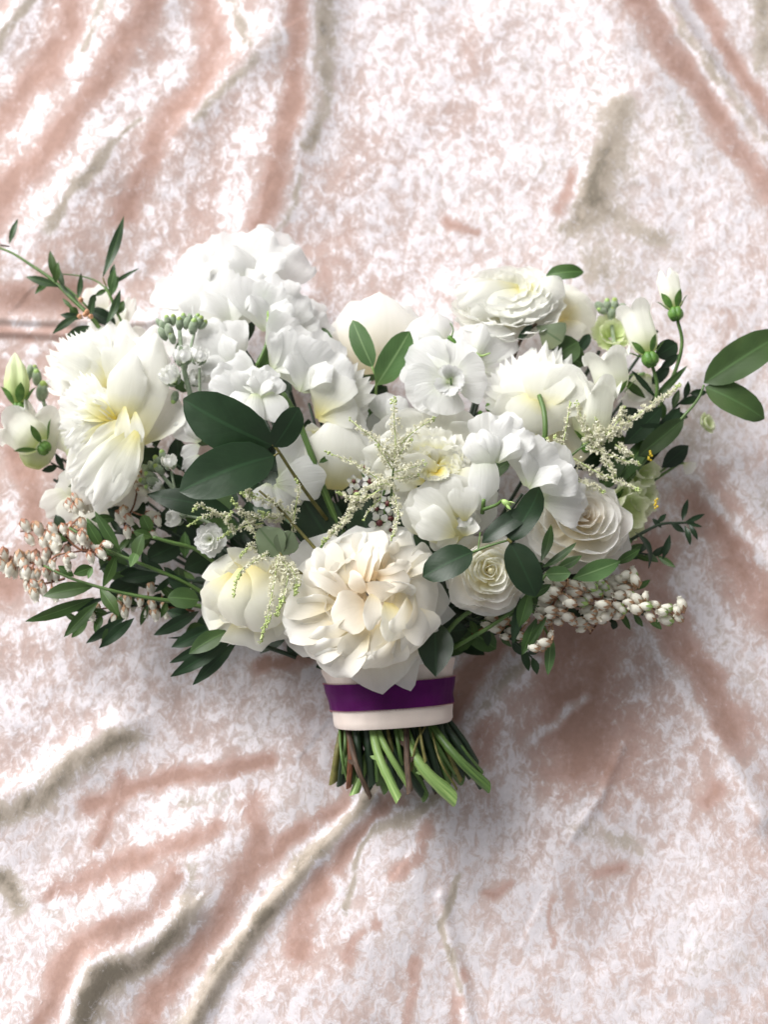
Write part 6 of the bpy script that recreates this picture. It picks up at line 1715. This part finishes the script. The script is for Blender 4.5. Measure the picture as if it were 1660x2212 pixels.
spray("shaded andromeda bells under the lower left stems", p6([(860, 730), (900, 770), (1100, 710), (1050, 760), (1180, 720), (830, 820), (660, 790), (1010, 690), (920, 680), (700, 740), (1120, 780), (960, 720), (1200, 770), (640, 740), (870, 660), (1090, 590), (1180, 600)]),
      [(190, 1320, 3.6), (260, 1310, 3.8), (340, 1310, 3.8), (420, 1320, 3.6)], 24, (.1, -1), [ME_cb], 4.0)

# ================================================================ astilbe plumes
def plume(label, branches, hd=1.0, size=6.0, group="astilbe plumes", main=None, green=.12):
    """branches: (points root..tip, half width at the root, floret count)"""
    t = thing("astilbe_plume", label, "astilbe", P(*branches[0][0][0]), group)
    if main:
        tube(t, "stem", S_mid, main, 7, 4, ns=7)
    for pts, wd, n in branches:
        tube(t, "branch", M_astg, pts, 3.4, 1.6, ns=5, n=6)
        q = crom([P(*p) for p in pts], 14)
        parts, gparts = [], []
        u = px(pts[0][2])
        for i in range(n):
            f_ = (i + RN.random()) / n
            k = min(int(f_ * (len(q) - 1)), len(q) - 2)
            a = (q[k + 1] - q[k]).normalized()
            c0 = q[k].lerp(q[k + 1], f_ * (len(q) - 1) - k)
            s_ = (a.orthogonal().normalized())
            rd = Quaternion(a, RN.random() * 6.283) @ s_
            ln = wd * u * (1 - f_ * .75) * RN.uniform(.35, 1.0)
            c = c0 + rd * ln + a * ln * .5
            isg = f_ > 1 - green
            sz = size * 1.5 * u * (1 - .35 * f_) * RN.uniform(.7, 1.15)
            if ln > sz * .5:
                vs, fs, _ = tube_geo([c0, c], u * .6, u * .45, ns=3, n=1)
                (gparts if isg else parts).append((vs, fs))
            if isg or RN.random() < .25:
                for z in range(2):
                    vs, fs = sphere_geo(c + Vector((RN.uniform(-1, 1), RN.uniform(-1, 1), RN.uniform(-1, 1))) * sz * .4, sz * .34, None, 1, ns=6, nr=4)
                    (gparts if isg else parts).append((vs, fs))
                continue
            # open floret: tiny strap petals and stamens round a dot
            vs, fs = sphere_geo(c, sz * .2, None, 1, ns=5, nr=3)
            parts.append((vs, fs))
            for z in range(7):
                d = Vector((RN.gauss(0, 1), RN.gauss(0, 1), RN.gauss(0, 1))).normalized() + rd * .5
                d.normalize()
                w_ = d.orthogonal().normalized() * sz * .14
                w2 = d.cross(w_)
                e = c + d * sz * RN.uniform(.55, .9)
                vs = [c + w_, c - w_, e - w_ * .9, e + w_ * .9, c + w2, c - w2, e - w2 * .9, e + w2 * .9, e + d * sz * .12]
                fs = [(0, 1, 2, 3), (4, 5, 6, 7), (3, 2, 8), (7, 6, 8)]
                parts.append((vs, fs))
        if parts:
            v_, f_ = join_geo(parts)
            mesh_obj("florets", v_, f_, M_ast, t, smooth=False, kind="stuff")
        if gparts:
            v_, f_ = join_geo(gparts)
            mesh_obj("green_buds", v_, f_, M_astg, t, kind="stuff")
    return t

plume("upright fluffy astilbe plume standing over the double peony", [
    ([(852, 1010, 10.6), (855, 960, 11.6), (852, 905, 12.0), (850, 860, 12.0)], 24, 60),
    ([(850, 1000, 10.8), (820, 960, 11.6), (785, 930, 11.8), (755, 905, 11.6)], 16, 46),
    ([(852, 980, 11.2), (880, 945, 11.6), (915, 918, 11.6), (940, 905, 11.6)], 18, 50),
    ([(852, 1020, 10.8), (890, 1010, 11.4), (920, 1000, 11.4)], 18, 34),
    ([(850, 1015, 10.8), (830, 985, 11.6), (815, 960, 11.8)], 18, 34),
    ([(853, 1000, 10.8), (872, 970, 11.6), (890, 950, 11.8)], 18, 34),
    ([(852, 1035, 10.4), (885, 1030, 11.0), (905, 1028, 11.0)], 14, 36),
], main=[(842, 1110, 7.6), (845, 1080, 8.6), (849, 1030, 10.2), (853, 990, 11.0)], size=6.5)
plume("astilbe plume dropping from the centre to the upper edge of the large rose", [
    ([(840, 1045, 9.6), (810, 1030, 9.8), (765, 1000, 10.0), (700, 975, 10.0)], 12, 50),
    ([(850, 1050, 9.8), (830, 1045, 10.4), (800, 1055, 10.8), (768, 1068, 10.8)], 13, 60),
    ([(835, 1050, 9.4), (790, 1075, 9.6), (760, 1080, 9.6), (730, 1062, 9.6)], 13, 55),
    ([(780, 1075, 9.2), (765, 1095, 9.4), (730, 1140, 9.4), (695, 1172, 9.2)], 15, 100),
    ([(850, 1065, 9.6), (860, 1100, 10.6), (858, 1130, 11.0), (845, 1165, 11.2)], 10, 40),
    ([(825, 1075, 9.2), (800, 1100, 9.4), (785, 1125, 9.4)], 5, 10),
], size=6.6, main=[(690, 1192, 8.4), (700, 1172, 9.0), (728, 1142, 9.2)])
plume("wide cream astilbe spray at the right, its main tip pointing up to the upper right", [
    ([(1260, 960, 8.0), (1330, 930, 8.4), (1400, 880, 8.6), (1470, 832, 8.6)], 17, 150),
    ([(1290, 945, 8.2), (1262, 915, 8.4), (1248, 870, 8.6)], 15, 60),
    ([(1310, 940, 8.3), (1340, 905, 8.6), (1348, 880, 8.7)], 14, 50),
    ([(1270, 960, 8.0), (1300, 975, 8.2), (1350, 995, 8.2), (1385, 1004, 8.2)], 12, 60),
    ([(1240, 990, 7.8), (1290, 1020, 8.0), (1340, 1040, 8.0), (1384, 1058, 8.0)], 12, 60),
    ([(1215, 1010, 7.8), (1250, 1040, 8.6), (1280, 1050, 8.8), (1304, 1062, 8.8)], 12, 70),
    ([(1300, 985, 8.0), (1320, 1010, 8.2), (1330, 1030, 8.2)], 9, 26),
    ([(1300, 960, 8.2), (1295, 935, 8.5), (1290, 905, 8.6)], 13, 44),
    ([(1330, 960, 8.2), (1350, 975, 8.3), (1368, 985, 8.3)], 10, 30),
], main=[(1180, 1050, 7.0), (1215, 1005, 7.6), (1258, 966, 8.0), (1320, 935, 8.3)], size=6.6, green=.08)
plume("thin astilbe wisps hanging before the arched stem of the spiky peony", [
    ([(1190, 1000, 8.0), (1215, 960, 9.0), (1228, 900, 9.2), (1232, 868, 9.2)], 8, 40),
    ([(1160, 1000, 8.4), (1150, 970, 9.0), (1125, 940, 9.0)], 12, 40),
    ([(1190, 1000, 8.4), (1186, 975, 9.2), (1182, 945, 9.4)], 9, 30),
    ([(1230, 1000, 8.0), (1210, 970, 9.2), (1200, 940, 9.4)], 12, 44),
    ([(1150, 990, 8.4), (1130, 975, 8.8), (1108, 962, 8.8)], 9, 26),
], size=6.2)
plume("airy astilbe spray behind the two lobed leaf, over the left sweet pea", [
    ([(640, 1120, 7.8), (600, 1090, 8.6), (560, 1075, 8.8), (520, 1065, 8.8)], 18, 70),
    ([(630, 1150, 8.0), (640, 1090, 9.2), (645, 1050, 9.6), (636, 1025, 9.6)], 9, 40),
    ([(610, 1110, 8.2), (590, 1120, 8.8), (560, 1105, 9.0)], 14, 44),
    ([(560, 1120, 8.0), (525, 1110, 8.6), (500, 1080, 8.8)], 12, 40),
    ([(570, 1130, 8.0), (520, 1140, 8.4), (470, 1165, 8.6)], 8, 30),
    ([(540, 1080, 8.6), (535, 1060, 9.0), (540, 1050, 9.0)], 10, 24),
    ([(500, 1120, 8.2), (460, 1110, 8.6), (405, 1135, 8.8)], 7, 34),
    ([(470, 1110, 8.4), (430, 1092, 9.4), (416, 1104, 9.4)], 7, 22),
    ([(500, 1150, 8.2), (492, 1125, 8.8), (500, 1105, 8.8)], 7, 24),
    ([(530, 1120, 8.4), (550, 1150, 8.8), (560, 1170, 8.8)], 8, 22),
], size=6.4, green=.3)
plume("drooping greenish astilbe tassel across the cream rose", [
    ([(600, 1205, 9.8), (592, 1260, 10.2), (578, 1330, 10.2), (562, 1388, 10.0)], 11, 80),
    ([(600, 1200, 9.6), (622, 1235, 10.2), (612, 1290, 10.4), (598, 1330, 10.4)], 16, 100),
    ([(580, 1195, 9.6), (545, 1215, 10.2), (515, 1240, 10.4), (505, 1290, 10.4)], 9, 50),
    ([(620, 1215, 9.8), (640, 1250, 10.2), (640, 1285, 10.2)], 14, 60),
    ([(560, 1190, 9.4), (540, 1180, 9.8), (518, 1205, 10.2)], 9, 30),
], size=6.4, green=.35)

# ================================================================ waxflower
t = thing("waxflower_sprig", "sprig of tiny round petalled waxflowers with dark hearts, deep in the middle", "waxflower", P(800, 1080, 7.6))
for k, (x, y, h, r) in enumerate([(820, 1130, 8.2, 24), (845, 1120, 8.0, 20), (770, 1065, 8.0, 22), (800, 1040, 8.0, 20), (838, 1088, 8.2, 20), (790, 1010, 7.8, 18), (815, 1100, 7.6, 18), (765, 1040, 7.6, 16), (1010, 935, 6.4, 16), (845, 1145, 8.0, 16)]):
    c = P(x, y, h)
    u = px(h)
    fd = VD(RN.uniform(-.5, .5), RN.uniform(-.5, .5), 1)
    v_, f_ = sphere_geo(c, r * u * .34, fd, .6, ns=8, nr=4)
    hd = mesh_obj("flower_heart", v_, f_, M_waxd, t)
    o0 = fd.orthogonal().normalized()
    for i in range(5):
        o = Quaternion(fd, i * 1.2566 + k) @ o0
        blade(hd, "petal", M_white, c + o * r * u * .3, c + o * r * u * 1.0 + fd * r * u * .15, r * u * .72, N=fd, prof='heart', cup=.2, nu=6, nv=6, tr=.3)
tube(t, "stem", S_green, [(800, 1020, 7.6), (812, 1060, 7.4), (830, 1100, 7.4), (835, 1180, 6.6)], 3, 5)
for (a, b) in [((790, 1000, 8.0), (806, 1030, 7.8)), ((825, 1060, 8.2), (818, 1075, 7.8)), ((780, 1020, 8.0), (800, 1048, 7.8)), ((835, 1050, 8.2), (826, 1075, 8.0)), ((790, 985, 8.0), (800, 1010, 7.8))]:
    pet(t, L_mid, b, a, 6, name='needle_leaf', prof='lance', nu=3, nv=5)
t = thing("filler_sprig", "sprig of tiny unopened green buds between the delphinium and the spiky peony", "bud sprig", P(1060, 930, 5.4))
for (a, b) in [((1055, 880, 6.6), (1062, 935, 5.6)), ((1040, 895, 6.4), (1060, 935, 5.6)), ((1075, 885, 6.6), (1064, 935, 5.6)), ((1030, 915, 6.2), (1056, 940, 5.6)), ((1085, 900, 6.4), (1066, 938, 5.6))]:
    tube(t, "flower_stalk", S_mid, [a, b], 3, 5)
    v_, f_ = sphere_geo(P(*a), 6 * px(6), P(*a) - P(*b), 1.7, ns=8, nr=6)
    mesh_obj("bud", v_, f_, M_calyx, t)
